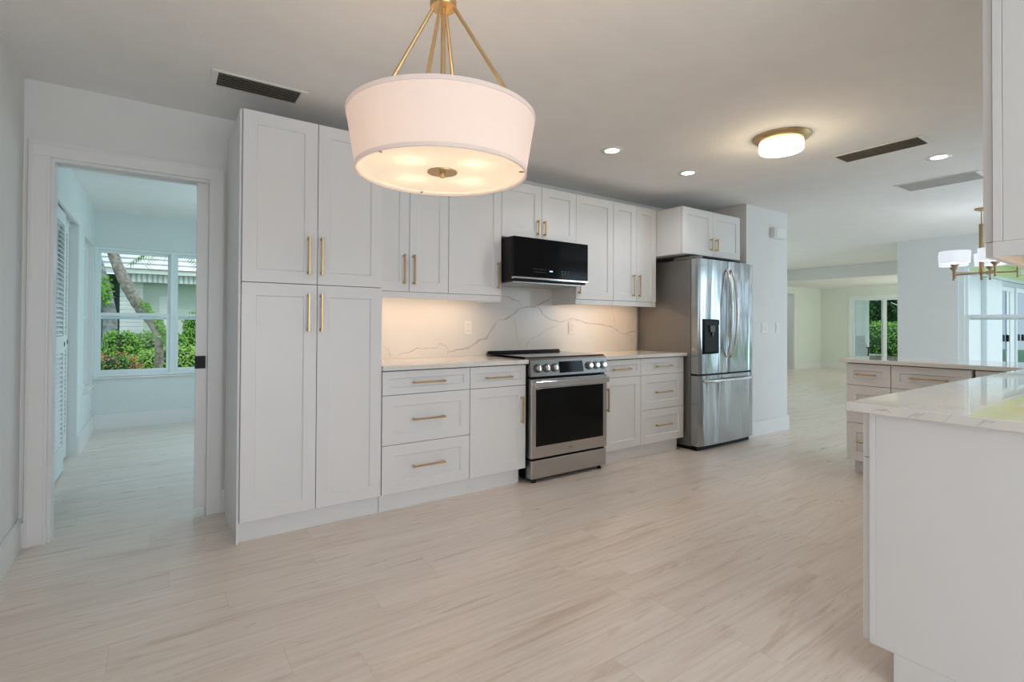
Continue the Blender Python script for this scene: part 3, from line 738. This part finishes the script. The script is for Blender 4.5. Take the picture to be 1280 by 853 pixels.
plate('wall_outlet', 'white double outlet on the backsplash left of the range', 'outlet', (2.048, YS, 1.134), 1, 'outlet')
plate('wall_outlet', 'white double outlet on the backsplash right of the range', 'outlet', (3.15, YS, 1.134), 1, 'outlet')
plate('light_switch', 'wide white two-gang light switch beside the refrigerator', 'switch', (5.357, 2.95, 1.14), 2, 'switch')
plate('light_switch', 'narrow single white light switch nearest the end of the wall', 'switch', (5.62, 2.95, 1.14), 1, 'switch')
r = thing('chime_box', 'small white chime box high on the wall beside the refrigerator', 'doorbell chime', (5.575, 2.95, 2.18))
b = BM(); box(b, -.105, .105, -.055, -.001, -.058, .055, .004); link('housing', b, 'trim', r)
b = BM(); box(b, -.075, .105, -.062, -.056, -.05, .047, .002); link('cover', b, 'plate', r)
r = thing('wall_outlet', 'small white outlet low on the den wall under the side window', 'outlet', (XL + .004, 6.12, .36), PI/2, 'white wall outlets')
b = BM(); box(b, -.035, .035, -.006, -.0003, -.058, .058, .002); link('cover_plate', b, 'plate', r)
r = thing('wall_outlet', 'small white outlet low on the far room wall', 'outlet', (14.55, 6.76, .35), 0, 'white wall outlets')
b = BM(); box(b, -.035, .035, -.006, -.0003, -.058, .058, .002); link('cover_plate', b, 'plate', r)

# ------------------------------------------------------------------ peninsula run (fronts face +Y), return run (fronts face -X)
YP = .7195
r = cabinet('base_cabinet', 'white sink run base cabinet with plain end panel at the near right', 'cabinet', (3.20, YP), PI, 1.24 - .012, YP - .092, .108, .876, [
    ('w', 0, .614, .722, .87, (.307, .79, .21, 'x')), ('w', .614, 1.228, .722, .87, (.92, .79, .21, 'x')),
    ('d', 0, .614, .108, .722, (.57, .62, .2, 'z')), ('d', .614, 1.228, .108, .722, (.66, .62, .2, 'z'))], toe=(.068,))
bm = BM(); box(bm, 1.2285, 1.24, .019, YP - .092, .108, .876, .0008); box(bm, 1.2285, 1.24, .068, YP - .092, 0, .1075, .0005); box(bm, 1.2285, 1.2405, 0.0, .0185, .108, .876, .0008); link('end_panel', bm, 'cab', r)
cabinet('base_cabinet', 'white two-door sink base cabinet with faces hidden behind the peninsula edge', 'cabinet', (4.10, YP), PI, .898, YP - .092, .108, .876, [
    ('d', 0, .449, .108, .87, (.41, .72, .2, 'z')), ('d', .449, .898, .108, .87, (.49, .72, .2, 'z'))], toe=(.068,))
b = BM(); box(b, 1.930, 5.16, .092, .778, .8765, .906, .002)
box(b, 4.468, 5.16, .778, 1.85, .8765, .906, .002)
mv = [([(0.70, .884), (.68, .892), (.655, .895), (.645, .889)], .004), ([(.60, .880), (.585, .893), (.56, .898)], .004), ([(.44, .879), (.43, .889), (.415, .897), (.40, .899)], .004)]
ribbons(b, mv, lambda y, z: (1.9294, y, z), 5, 1)
tag(link('countertop', b, ['quartz', 'vein'], fix=False), 'glossy white quartz worktop of the U-shaped peninsula at the right', 'countertop', 'white quartz worktops')
XR = 4.5235
# fronts face -X: local x runs along -Y
cabinet('base_cabinet', 'white narrow drawer cabinet at the open end of the far counter', 'cabinet', (XR, 1.81), -PI/2, .300, .60, .108, .876, [
    ('w', 0, .300, .70, .87, (.142, .787, .135, 'x')), ('w', 0, .300, .405, .70, (.142, .555, .135, 'x')), ('w', 0, .300, .108, .405, (.142, .262, .135, 'x'))], toe=(.066, .03))
cabinet('base_cabinet', 'white wide drawer cabinet in the middle of the far counter', 'cabinet', (XR, 1.509), -PI/2, .462, .60, .108, .876, [
    ('w', 0, .462, .70, .87, (.232, .787, .228, 'x')), ('w', 0, .462, .405, .70, (.232, .555, .228, 'x')), ('w', 0, .462, .108, .405, (.232, .262, .228, 'x'))], toe=(.066,))
cabinet('base_cabinet', 'white corner base cabinet where the far counter meets the sink run', 'cabinet', (XR, 1.031), -PI/2, .31, .60, .108, .876, [
    ('w', 0, .31, .70, .87, None), ('d', 0, .31, .108, .70, None)], toe=(.066,))
# upper cabinet above the sink run
r = cabinet('wall_cabinet', 'white wall cabinet hanging over the peninsula at the right edge', 'cabinet', (2.75, .412), PI, .78 - .012, .412 - .092, 1.41, 2.31, [
    ('d', 0, .384, 1.41, 2.31, (.34, 1.54, .2, 'z')), ('d', .384, .768, 1.41, 2.31, (.43, 1.54, .2, 'z'))], rail=(0, .768))
bm = BM(); box(bm, .7685, .78, .0215, .319, 1.41, 2.31, .0008); box(bm, .7685, .7805, 0.0, .0205, 1.41, 2.31, .0008); box(bm, .7685, .78, 0.0, .319, 1.366, 1.4095, .0008); link('end_panel', bm, 'cab', r)
ledstrip('thin warm LED strip under the wall cabinet at the right edge', 2.05, 2.72, .22, 1.40, 1.3)

# ------------------------------------------------------------------ pendant lamp
px, py = .630, 1.244
r = thing('pendant_lamp', 'large brass pendant lamp with white fabric drum shade, lit', 'lamp', (px, py, 0))
zt, zb, rt, rb = 1.723, 1.572, .252, .228
b = BM(); n = 96
lathe(b, [(rt, zt), (rb, zb)], n=n); lathe(b, [(rb - .002, zb), (rt - .002, zt)], n=n)
shd = link('lamp_shade', b, 'shade', r, fix=False)
b = BM()
def rimring(rad, z, hh, tl):
    lathe(b, [(rad + tl - .0035, z - hh/2), (rad + .0018, z - hh/2), (rad + .0018, z + hh/2), (rad - .0035, z + hh/2), (rad + tl - .0035, z - hh/2)], n=n)
rimring(rt - .0008, zt - .004, .011, 0); rimring(rb + .0008, zb + .004, .010, 0)
link('shade_hem', b, 'shade_hem', shd)
b = BM(); lathe(b, [(0, zb + .012), (rb - .004, zb + .012), (rb - .003, zb + .004), (rb - .012, zb + .004), (rb - .013, zb + .0085), (0, zb + .0085)], n=n); dif = link('diffuser', b, 'diffuser', r)
b = BM()
for a in (200, 80, 320):
    ca, sa = math.cos(math.radians(a)), math.sin(math.radians(a)); tube(b, [((rb - .018) * ca, (rb - .018) * sa, zb + .003), ((rb - .003) * ca, (rb - .003) * sa, zb + .003)], .0018, 6)
link('retaining_clip', b, 'brass_dark', dif)
b = BM(); lathe(b, [(0, .0), (.007, .0), (.0075, .004), (.0075, .012), (.040, .0125), (.041, .016), (0, .018)], (0, 0, zb - .008), 36); link('finial', b, 'brass', r)
b = BM(); tube(b, [(0, 0, zb + .012), (0, 0, ZC - .02)], .0068, 14)
for z in (2.018, 2.07): tube(b, [(0, 0, z - .005), (0, 0, z + .005)], .0085, 14)
link('stem', b, 'brass', r)
b = BM(); lathe(b, [(0, 2.028), (.034, 2.028), (.036, 2.031), (.036, 2.046), (.034, 2.049), (0, 2.049)], n=30); link('hub', b, 'brass', r)
for a in (-7, 83, 173, 268):
    # angle measured from the lamp's own axis, turned with the canopy
    fi = math.radians(a) - math.radians(34.77)
    ca, sa = math.cos(fi), math.sin(fi)
    b = BM(); tube(b, [(ca*.026, sa*.026, 2.035), (ca*.236, sa*.236, zt - .03)], .0052, 10)
    link('rod', b, 'brass', r)
b = BM(); lathe(b, [(0, ZC - .022), (.05, ZC - .022), (.062, ZC - .014), (.064, ZC - .001), (0, ZC - .001)], n=36); link('canopy', b, 'brass', r)
for a in (10, 100, 190, 280):
    fi = math.radians(a + 10); q = (.115 * math.cos(fi), .115 * math.sin(fi), zb + .082)
    b = BM(); lathe(b, [(0, -.03), (.014, -.027), (.024, -.008), (.022, .01), (.012, .028), (0, .03)], q, 16); bl = link('bulb', b, 'bulb', r)
    b = BM(); tube(b, [(q[0]*.10, q[1]*.10, q[2] + .03), (q[0], q[1], q[2] + .035), (q[0], q[1], q[2] + .024)], .006, 8); link('bulb_arm', b, 'brass', r)
    light('bulb_light', 'POINT', (q[0], q[1], q[2] - .036), 3.6, (1, .74, .54), parent=r, radius=.03)

# ------------------------------------------------------------------ ceiling fixtures
def can(label, x, y):
    r = thing('recessed_light', label, 'light', (x, y, ZC), group='recessed ceiling lights')
    b = BM(); lathe(b, [(.050, -.002), (.052, -.006), (.078, -.005), (.082, -.001), (.082, 0)], n=36); link('trim_ring', b, 'plate', r)
    b = BM(); lathe(b, [(0, -.0035), (.050, -.0025), (.050, -.0005), (0, -.0005)], n=32); link('lens', b, 'can', r)
    light('downlight', 'SPOT', (0, 0, -.012), 11, (.97, .98, 1), parent=r, radius=.045, spot=2.6)
can('round recessed ceiling light nearest the pendant lamp', 2.685, 2.607)
can('round recessed ceiling light in front of the refrigerator cabinet', 3.593, 2.626)
can('round recessed ceiling light between the two right-hand ceiling vents', 4.765, 1.291)
r = thing('flush_ceiling_light', 'brass-rimmed flush ceiling light with lit opal glass drum', 'light', (3.415, 1.765, ZC))
b = BM(); lathe(b, [(0, 0), (.178, 0), (.176, -.008), (.150, -.030), (.139, -.034), (.10, -.036), (0, -.036)], n=48); link('brass_base', b, 'brass', r)
b = BM(); lathe(b, [(.133, -.034), (.136, -.06), (.136, -.088), (.130, -.098), (.115, -.102), (0, -.104)], n=48); link('glass_drum', b, 'opal', r)
light('lamp_light', 'POINT', (0, 0, -.16), 7, (1, .80, .52), parent=r, radius=.09)

def vent(label, x0, x1, y0, y1, along, ms, mb, frame=.028, n=8, inside=.02):
    cx, cy = (x0 + x1) / 2, (y0 + y1) / 2; hx, hy = (x1 - x0) / 2, (y1 - y0) / 2
    r = thing('ceiling_vent', label, 'vent', (cx, cy, ZC), group='ceiling vents')
    f = frame; b = BM()
    fx, fy = (f * 1.15, f * .6) if along == 'x' else (f * .6, f * 1.15)
    for q in ((-hx - fx, hx + fx, -hy - fy, -hy), (-hx - fx, hx + fx, hy, hy + fy), (-hx - fx, -hx, -hy, hy), (hx, hx + fx, -hy, hy)): box(b, *q, -.007, -.0002, .0015)
    link('frame', b, 'plate_warm', r)
    b = BM(); box(b, -hx, hx, -hy, hy, -.0015, -.0002); link('backing', b, mb, r)
    b = BM()
    for i in range(n):
        if along == 'x':
            y = -hy + (i + .5) * 2 * hy / n; prism(b, [(y + .005, -.0016), (y - .003, -.010), (y - .0012, -.010), (y + .0068, -.0016)], 'x', -hx, hx)
        else:
            x = -hx + (i + .5) * 2 * hx / n; prism(b, [(x + .005, -.0016), (x - .003, -.010), (x - .0012, -.010), (x + .0068, -.0016)], 'y', -hy, hy)
    link('slats', b, ms, r)
vent('brown-slatted ceiling vent above the pantry cabinet', .235, .625, 2.93, 3.095, 'x', 'vent_slat', 'vent_dark', n=7)
vent('dark narrow ceiling vent right of the brass flush light', 4.13, 4.335, 1.235, 1.735, 'y', 'vent_slat', 'vent_dark', n=8)
vent('pale grey ceiling return vent farthest to the right', 5.44, 5.74, 1.245, 1.77, 'y', 'vent_grey', 'vent_grey', n=20)

# ------------------------------------------------------------------ chandelier in the dining room
cx, cy = 7.211, 1.597
r = thing('chandelier', 'brass five-arm chandelier with lit white drum shades over the dining area', 'chandelier', (cx, cy, 0))
b = BM(); lathe(b, [(0, ZC - .03), (.02, ZC - .03), (.055, ZC - .016), (.06, ZC - .001), (0, ZC - .001)], n=28); link('canopy', b, 'brass_dark', r)
b = BM(); tube(b, [(0, 0, 2.26), (0, 0, ZC - .02)], .005, 8); tube(b, [(0, 0, 1.72), (0, 0, 2.26)], .021, 18); tube(b, [(0, 0, 1.66), (0, 0, 1.675), (0, 0, 1.69), (0, 0, 1.72)], [.006, .016, .010, .014], 12); link('stem', b, 'brass_dark', r)
for k in range(5):
    fi = math.radians(70 + 72 * k); ca, sa = math.cos(fi), math.sin(fi); R0 = .275
    b = BM(); tube(b, [(0, 0, 1.738), (ca*R0, sa*R0, 1.738)], .009, 8)
    lathe(b, [(0, 1.675), (.011, 1.679), (.007, 1.71), (.010, 1.738), (.009, 1.785), (.034, 1.815), (.036, 1.828), (0, 1.828)], (ca*R0, sa*R0, 0), 18); am = link('arm', b, 'brass_dark', r)
    b = BM(); lathe(b, [(.128, 1.84), (.134, 1.968)], (ca*R0, sa*R0, 0), 36); lathe(b, [(.132, 1.968), (.126, 1.84)], (ca*R0, sa*R0, 0), 36)
    link('lamp_shade', b, 'white_shade', am, fix=False)
    b = BM(); lathe(b, [(0, 1.828), (.012, 1.833), (.022, 1.885), (.014, 1.915), (0, 1.925)], (ca*R0, sa*R0, 0), 14); link('bulb', b, 'bulb', am)
    light('bulb_light', 'POINT', (ca*R0, sa*R0, 1.945), 0.6, (.95, .97, 1), parent=r, radius=.02)

# ------------------------------------------------------------------ outdoors: den side
b = BM(); box(b, -14, 14, 7.3, 30, -.35, -.25); box(b, 15.5, 40, -12, 30, -.25, -.15); box(b, -14, 40, -14, -3.2, -.35, -.25); box(b, -14, -1.6, -3.2, 7.3, -.35, -.25)
gr = link('ground', b, 'lawn'); gr['kind'] = 'structure'
b = BM(); box(b, 9.24, 15.4, -3.1, 2.85, -.14, -.04); box(b, 15.34, 18.2, 2.0, 9.0, -.14, -.04); pt = link('patio_slab', b, 'paving'); pt['kind'] = 'structure'

HY = 14.0
r = thing('neighbour_house', 'white neighbouring house with tiled roof seen through the den window', 'house', (0, HY, -.25))
def hz(z): return z + .25
b = BM(); box(b, -.32, 6, .0, .3, 0, hz(2.22)); link('wall', b, 'house_green', r)
b = BM()
box(b, -.69, -.30, -.22, .1, 0, hz(2.22))
for i in range(26): box(b, -.70, -.295, -.232, -.22, .02 + i*.093, .10 + i*.093, .004)
link('brick_pier', b, 'house_white', r)
b = BM(); box(b, -5, -.70, .9, 1.1, 0, hz(2.2)); box(b, -5, -.7, -.3, 1.1, hz(2.14), hz(2.19)); link('porch', b, 'porch_shade', r)
b = BM(); box(b, -6, 6, -.62, -.55, hz(2.20), hz(2.30), .003); box(b, -6, 6, -.60, .1, hz(2.30), hz(2.32)); link('fascia', b, 'house_white', r)
b = BM(); box(b, -.58, 6, -.50, -.44, hz(2.03), hz(2.24)); 
for i in range(70): prism(b, [(-.58 + i*.094, -.515), (-.575 + i*.094 + .03, -.530), (-.58 + i*.094 + .062, -.515), (-.58 + i*.094 + .062, -.5), (-.58 + i*.094, -.5)], 'z', hz(2.03), hz(2.22), 1)
link('ribbed_valance', b, ['rib_grey', 'house_white'], r)
b = BM(); sl = .42
prism(b, [(-.66, hz(2.31)), (4.5, hz(2.31) + 5.16 * sl), (4.5, hz(2.2) + 5.16*sl), (-.5, hz(2.25))], 'x', -6, 6)
for i in range(14):
    y = -.42 + i * .34; z = hz(2.31) + (y + .66) * sl; box(b, -6, 6, y, y + .04, z - .01, z + .035, mi=1)
link('roof', b, ['roof', 'roof_line'], r)
b = BM(); box(b, .0, .19, -.03, .0, hz(.7), hz(1.76)); box(b, -.06, -.02, -.04, 0, 0, hz(1.3)); link('meter_box', b, 'house_white', r)

def leaves(b, pt_fn, n, size, rnd, mi=0, up=.3):
    for _ in range(n):
        p, nv = pt_fn(); d = Vector((rnd.gauss(0, 1), rnd.gauss(0, 1), rnd.gauss(0, 1) + up)).normalized()
        nv = (Vector(nv) + Vector((rnd.gauss(0, .6), rnd.gauss(0, .6), rnd.gauss(0, .6)))).normalized()
        a = d.cross(nv)
        if a.length < .1: continue
        a.normalize(); d2 = nv.cross(a).normalized(); s = size * rnd.uniform(.6, 1.3); p = Vector(p)
        f = b.faces.new([b.verts.new(q) for q in (p, p + d2*s*.5 + a*s*.28, p + d2*s + nv*s*.1, p + d2*s*.5 - a*s*.28)]); f.material_index = mi
def hedge(label, name, cat, c, hs, n, size, mats, seed, flower=0, group=None, rounded=True):
    """c: centre of base, hs: half sizes (x,y) and height"""
    rnd = random.Random(seed); r = thing(name, label, cat, c, 0, group)
    b = BM(); hx, hy, hh = hs; n = int(n * 2.2); size *= .62
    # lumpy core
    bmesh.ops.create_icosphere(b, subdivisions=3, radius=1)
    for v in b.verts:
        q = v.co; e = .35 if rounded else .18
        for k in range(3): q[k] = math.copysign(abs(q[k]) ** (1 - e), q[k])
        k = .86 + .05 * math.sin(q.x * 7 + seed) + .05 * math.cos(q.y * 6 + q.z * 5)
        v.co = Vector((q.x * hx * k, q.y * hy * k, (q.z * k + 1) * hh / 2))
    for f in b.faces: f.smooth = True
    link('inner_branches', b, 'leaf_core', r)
    b = BM(); e = .35 if rounded else .18
    def pf():
        d = Vector((rnd.gauss(0, 1), rnd.gauss(0, 1), rnd.gauss(0, 1))).normalized()
        q = Vector([math.copysign(abs(t) ** (1 - e), t) for t in d]); k = rnd.uniform(.84, 1.0) * (1 + .07 * math.sin(q.x * 9 + seed) * math.cos(q.z * 8))
        return (q.x * hx * k, q.y * hy * k, (q.z * k + 1) * hh / 2), d
    leaves(b, pf, n, size, rnd, 0)
    if flower:
        for _ in range(flower):
            p, d = pf(); p = Vector(p) * 1.02
            if d.y > .3: continue
            for j in range(7): leaves(b, lambda: (p + Vector((rnd.gauss(0, .02), rnd.gauss(0, .02), rnd.gauss(0, .02))), d), 1, .035, rnd, 1)
    o = link('foliage', b, mats, r, fix=False); return r
G = -.25
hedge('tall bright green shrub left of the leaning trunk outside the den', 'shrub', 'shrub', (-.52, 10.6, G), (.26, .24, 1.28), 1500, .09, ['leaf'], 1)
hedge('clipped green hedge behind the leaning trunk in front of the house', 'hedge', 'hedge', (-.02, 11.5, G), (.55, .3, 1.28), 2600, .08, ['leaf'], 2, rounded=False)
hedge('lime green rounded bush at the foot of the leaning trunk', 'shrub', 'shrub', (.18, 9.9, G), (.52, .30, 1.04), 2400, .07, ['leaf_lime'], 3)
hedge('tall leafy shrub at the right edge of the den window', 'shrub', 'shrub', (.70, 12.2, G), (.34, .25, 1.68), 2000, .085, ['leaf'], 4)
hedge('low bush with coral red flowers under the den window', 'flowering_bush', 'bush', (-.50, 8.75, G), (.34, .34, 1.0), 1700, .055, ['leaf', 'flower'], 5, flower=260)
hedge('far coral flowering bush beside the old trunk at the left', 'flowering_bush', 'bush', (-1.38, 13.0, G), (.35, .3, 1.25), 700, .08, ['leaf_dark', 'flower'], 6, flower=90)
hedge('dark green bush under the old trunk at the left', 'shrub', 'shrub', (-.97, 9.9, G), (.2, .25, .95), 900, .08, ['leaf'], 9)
# leaning tree
r = thing('leaning_tree', 'slender leaning tree trunk with small ferns outside the den window', 'tree', (-.006, 9.2, G))
T = [(-.80, 2.95, .075), (-.66, 2.45, .07), (-.561, 2.18, .066), (-.468, 1.889, .071), (-.374, 1.663, .075), (-.27, 1.458, .080), (-.174, 1.297, .080), (-.086, 1.18, .071), (-.017, 1.026, .062), (.004, .847, .055), (.006, .61, .056), (-.006, .349, .056), (-.01, -.25, .07)]
b = BM(); pts = []; rad = []
for i in range(len(T) - 1):
    for k in range(6):
        t = k / 6; a, c2 = T[i], T[i+1]
        pts.append((a[0]*(1-t) + c2[0]*t + .006, .02 * math.sin(i * 1.3 + t), a[1]*(1-t) + c2[1]*t - G)); rad.append((a[2]*(1-t) + c2[2]*t) * (1 + .05 * math.sin((i*6+k) * 1.9)))
tube(b, pts, rad, 14); link('trunk', b, 'bark', r)
rnd = random.Random(11); b = BM()
def pfern():
    t = rnd.random(); i = rnd.choice([5, 6, 7, 7, 8]); a, c2 = T[i], T[i+1]; x = a[0]*(1-t) + c2[0]*t; z = a[1]*(1-t) + c2[1]*t; fi = rnd.uniform(-1.2, 1.0)
    rr = .075 + rnd.random()*.05
    return (x + rr * math.cos(fi), -rr * abs(math.sin(fi)) , z - G), (math.cos(fi), -.5, .3)
leaves(b, pfern, 900, .05, rnd); link('fern_leaves', b, 'leaf', r, fix=False)
b = BM()
def pcrown():
    d = Vector((rnd.gauss(0, 1), rnd.gauss(0, 1), rnd.gauss(0, .6))); d.normalize(); return (-.85 + d.x * 1.1, d.y * 1.1, 3.6 - G + d.z * .5), d
leaves(b, pcrown, 1500, .14, rnd); link('crown', b, 'leaf', r, fix=False)
# old trunk
r = thing('old_tree', 'thick grey old tree trunk at the left side of the den window', 'tree', (-.74, 11.9, G)); b = BM()
tube(b, [(0, 0, 0), (0, 0, .8), (.0, 0, 1.5), (-.08, .02, 2.0), (-.34, .1, 3.0), (-.5, .2, 4.4)], [.18, .115, .11, .10, .10, .1], 18)
link('trunk', b, 'bark2', r)
rnd = random.Random(12); b = BM()
def pcr(): 
    d = Vector((rnd.gauss(0, 1), rnd.gauss(0, 1), rnd.gauss(0, 1))).normalized(); return (-.35 + d.x * 1.3, .3 + d.y * 1.3, 4.9 + d.z * .8), d
leaves(b, pcr, 1600, .18, rnd); link('crown', b, 'leaf_dark', r, fix=False)
b = BM()
def plow():
    return (rnd.uniform(-.42, .02), rnd.uniform(-.3, .1), rnd.uniform(1.75, 2.2)), (0, -1, .2)
leaves(b, plow, 500, .08, rnd); link('hanging_leaves', b, 'leaf', r, fix=False)
# palm sprig in front of the roof
def palm(label, c, R, n, seed, tilt=.0):
    rnd = random.Random(seed); r = thing('palm', label, 'palm', (c[0], c[1], G)); b = BM()
    tube(b, [(0, 0, 0), (.05, 0, c[2] * .5), (0, 0, c[2] - G)], [.09, .07, .05], 10); link('trunk', b, 'bark', r)
    for k in range(n):
        fi = k * 2 * PI / n + rnd.random(); b = BM(); P = []
        for i in range(9):
            t = i / 8; P.append(Vector((math.cos(fi) * R * t, math.sin(fi) * R * t, c[2] - G + R * (.55 * t - .85 * t * t))))
        tube(b, P, [.008 * (1 - i / 10) for i in range(9)], 5)
        for i in range(1, 9):
            for s in (-1, 1):
                for jj in (0, .5):
                    p = P[i].lerp(P[i-1], jj); side = Vector((-math.sin(fi), math.cos(fi), 0)) * s; q = p + side * R * .28 + Vector((math.cos(fi), math.sin(fi), 0)) * R * .10 + Vector((0, 0, -R * .18))
                    w2 = Vector((math.cos(fi), math.sin(fi), 0)) * R * .016; b.faces.new([b.verts.new(v) for v in (p - w2, p + w2, q)])
        link('frond', b, 'leaf', r, fix=False)
palm('young palm with drooping fronds showing against the white tiled roof', (.20, 12.5, 2.56), .70, 9, 4)

# ------------------------------------------------------------------ outdoors: lanai, wing wall doors, garden
b = BM(); box(b, 9.24, 18.0, 2.35, 2.849, 2.42, 2.52); lc = link('ceiling_lanai', b, 'lanai_green'); lc['kind'] = 'structure'
b = BM(); box(b, 11.3, 18.0, 2.80, 2.849, -.05, 2.10, .0); box(b, 11.3, 18, 2.76, 2.849, 2.10, 2.16); 
box(b, 12.61, 13.66, 2.72, 2.80, -.05, 2.08, .004); struct('trim_1', b, 'stucco')
b = BM(); box(b, 9.3, 18.0, 2.81, 2.849, 2.165, 2.42); struct('trim_2', b, 'lanai_green')
b = BM(); box(b, 15.34, 18.2, 2.75, 9, 2.30, 2.45); lc = link('ceiling_porch', b, 'house_white'); lc['kind'] = 'structure'
r = thing('patio_door', 'white-framed patio doors with dark glass seen through the dining window', 'door', (13.66, 2.80, 0))
for k, (x0, x1) in enumerate(((.0, 1.15), (1.05, 2.35))):
    b = BM(); f = .07; yy = -.03 - .03 * k; xx0 = x0
    box(b, x0, x0 + f, yy - .03, yy, -.03, 1.97, .003); box(b, x1 - f, x1, yy - .03, yy, -.03, 1.97, .003); box(b, x0 + f, x1 - f, yy - .03, yy, 1.88, 1.97, .003); box(b, x0 + f, x1 - f, yy - .03, yy, -.03, .08, .003)
    if k == 0: box(b, .44, .62, yy - .03, yy, .08, 1.88, .003); box(b, .70, 1.08, yy - .028, yy - .005, .08, 1.88, .002)
    s = link('door_panel', b, 'stucco', r)
    b = BM(); box(b, x0 + f, x1 - f, yy - .018, yy - .012, .08, 1.88); link('pane', b, 'dark_glass', s)
    b = BM(); box(b, x0 + .36, x0 + .42, yy - .07, yy - .03, .86, 1.0, .01); link('door_handle', b, 'black', s)
# lanai columns outside the far slider
def column(label, x, y, wd):
    b = BM(); box(b, -wd/2, wd/2, -wd/2, wd/2, 0, 2.34, .006); box(b, -wd/2 - .02, wd/2 + .02, -wd/2 - .02, wd/2 + .02, 0, .12, .004); box(b, -wd/2 - .02, wd/2 + .02, -wd/2 - .02, wd/2 + .02, 2.24, 2.335, .004)
    tag(link('porch_column', b, 'house_white', loc=(x, y, -.04)), label, 'column', 'white porch columns')
column('square white porch column outside the far sliding door', 17.0, 6.46, .20)
column('slim white porch post behind the far sliding door glass', 17.6, 6.50, .07)
# patio chair
r = thing('patio_chair', 'pale wicker patio chair with dark armrests outside the far sliding door', 'chair', (16.3, 6.05, -.04), math.radians(72))
b = BM(); box(b, -.27, .27, -.26, .28, .36, .42, .02, 0, 2); link('seat', b, 'wicker', r)
b = BM(); prism(b, [(.22, .40), (.28, .40), (.44, .92), (.39, .94)], 'x', -.27, .27)
for i in range(6): prism(b, [(.215, .40), (.22, .40), (.39, .94), (.385, .94)], 'x', -.25 + i*.09, -.22 + i*.09)
link('backrest', b, 'wicker', r)
for s in (-1, 1):
    b = BM(); box(b, s*.29 - .03, s*.29 + .03, -.30, .34, .60, .625, .006); link('armrest', b, 'black', r)
    b = BM(); tube(b, [(s*.28, -.26, 0), (s*.28, -.26, .60)], .018, 8); link('leg', b, 'black', r)
    b = BM(); tube(b, [(s*.27, .30, 0), (s*.27, .26, .60)], .018, 8); link('leg', b, 'black', r)
hedge('clipped bright hedge behind the patio chair', 'hedge', 'hedge', (22.2, 7.6, -.15), (.7, 2.4, 1.48), 5200, .13, ['leaf'], 21, rounded=False)
for k, (x, y, h2, lab) in enumerate(((28.6, 9.2, 5.6, 'tallest dark dense tree behind the two others in the far garden'), (25, 10.4, 4.4, 'dark dense tree left in the garden beyond the clipped hedge'), (25.4, 6.6, 4.8, 'dark dense tree right in the garden beyond the clipped hedge'))):
    hedge(lab, 'dense_tree', 'tree', (x, y, -.15), (1.3, 1.85, h2), 5200, .22, ['leaf_dark'], 30 + k)
r = thing('pale_branch_tree', 'thin pale forked branch in front of the dark garden trees', 'tree', (20.5, 6.45, -.15))
b = BM(); tube(b, [(0, 0, 0), (.0, .05, 1.2), (0, .02, 1.9), (0, -.02, 2.6)], [.05, .04, .035, .02], 8); tube(b, [(0, .02, 1.75), (0, .2, 2.0), (0, .42, 2.12)], [.028, .02, .01], 8); link('branch', b, 'bark_white', r)
# greenery beyond the dining window and behind the camera, where the windows look out
hedge('long low garden hedge across the lawn outside the dining room windows', 'hedge', 'hedge', (13.5, -6.5, G), (4.5, .8, 1.6), 2600, .2, ['leaf'], 41, rounded=False)
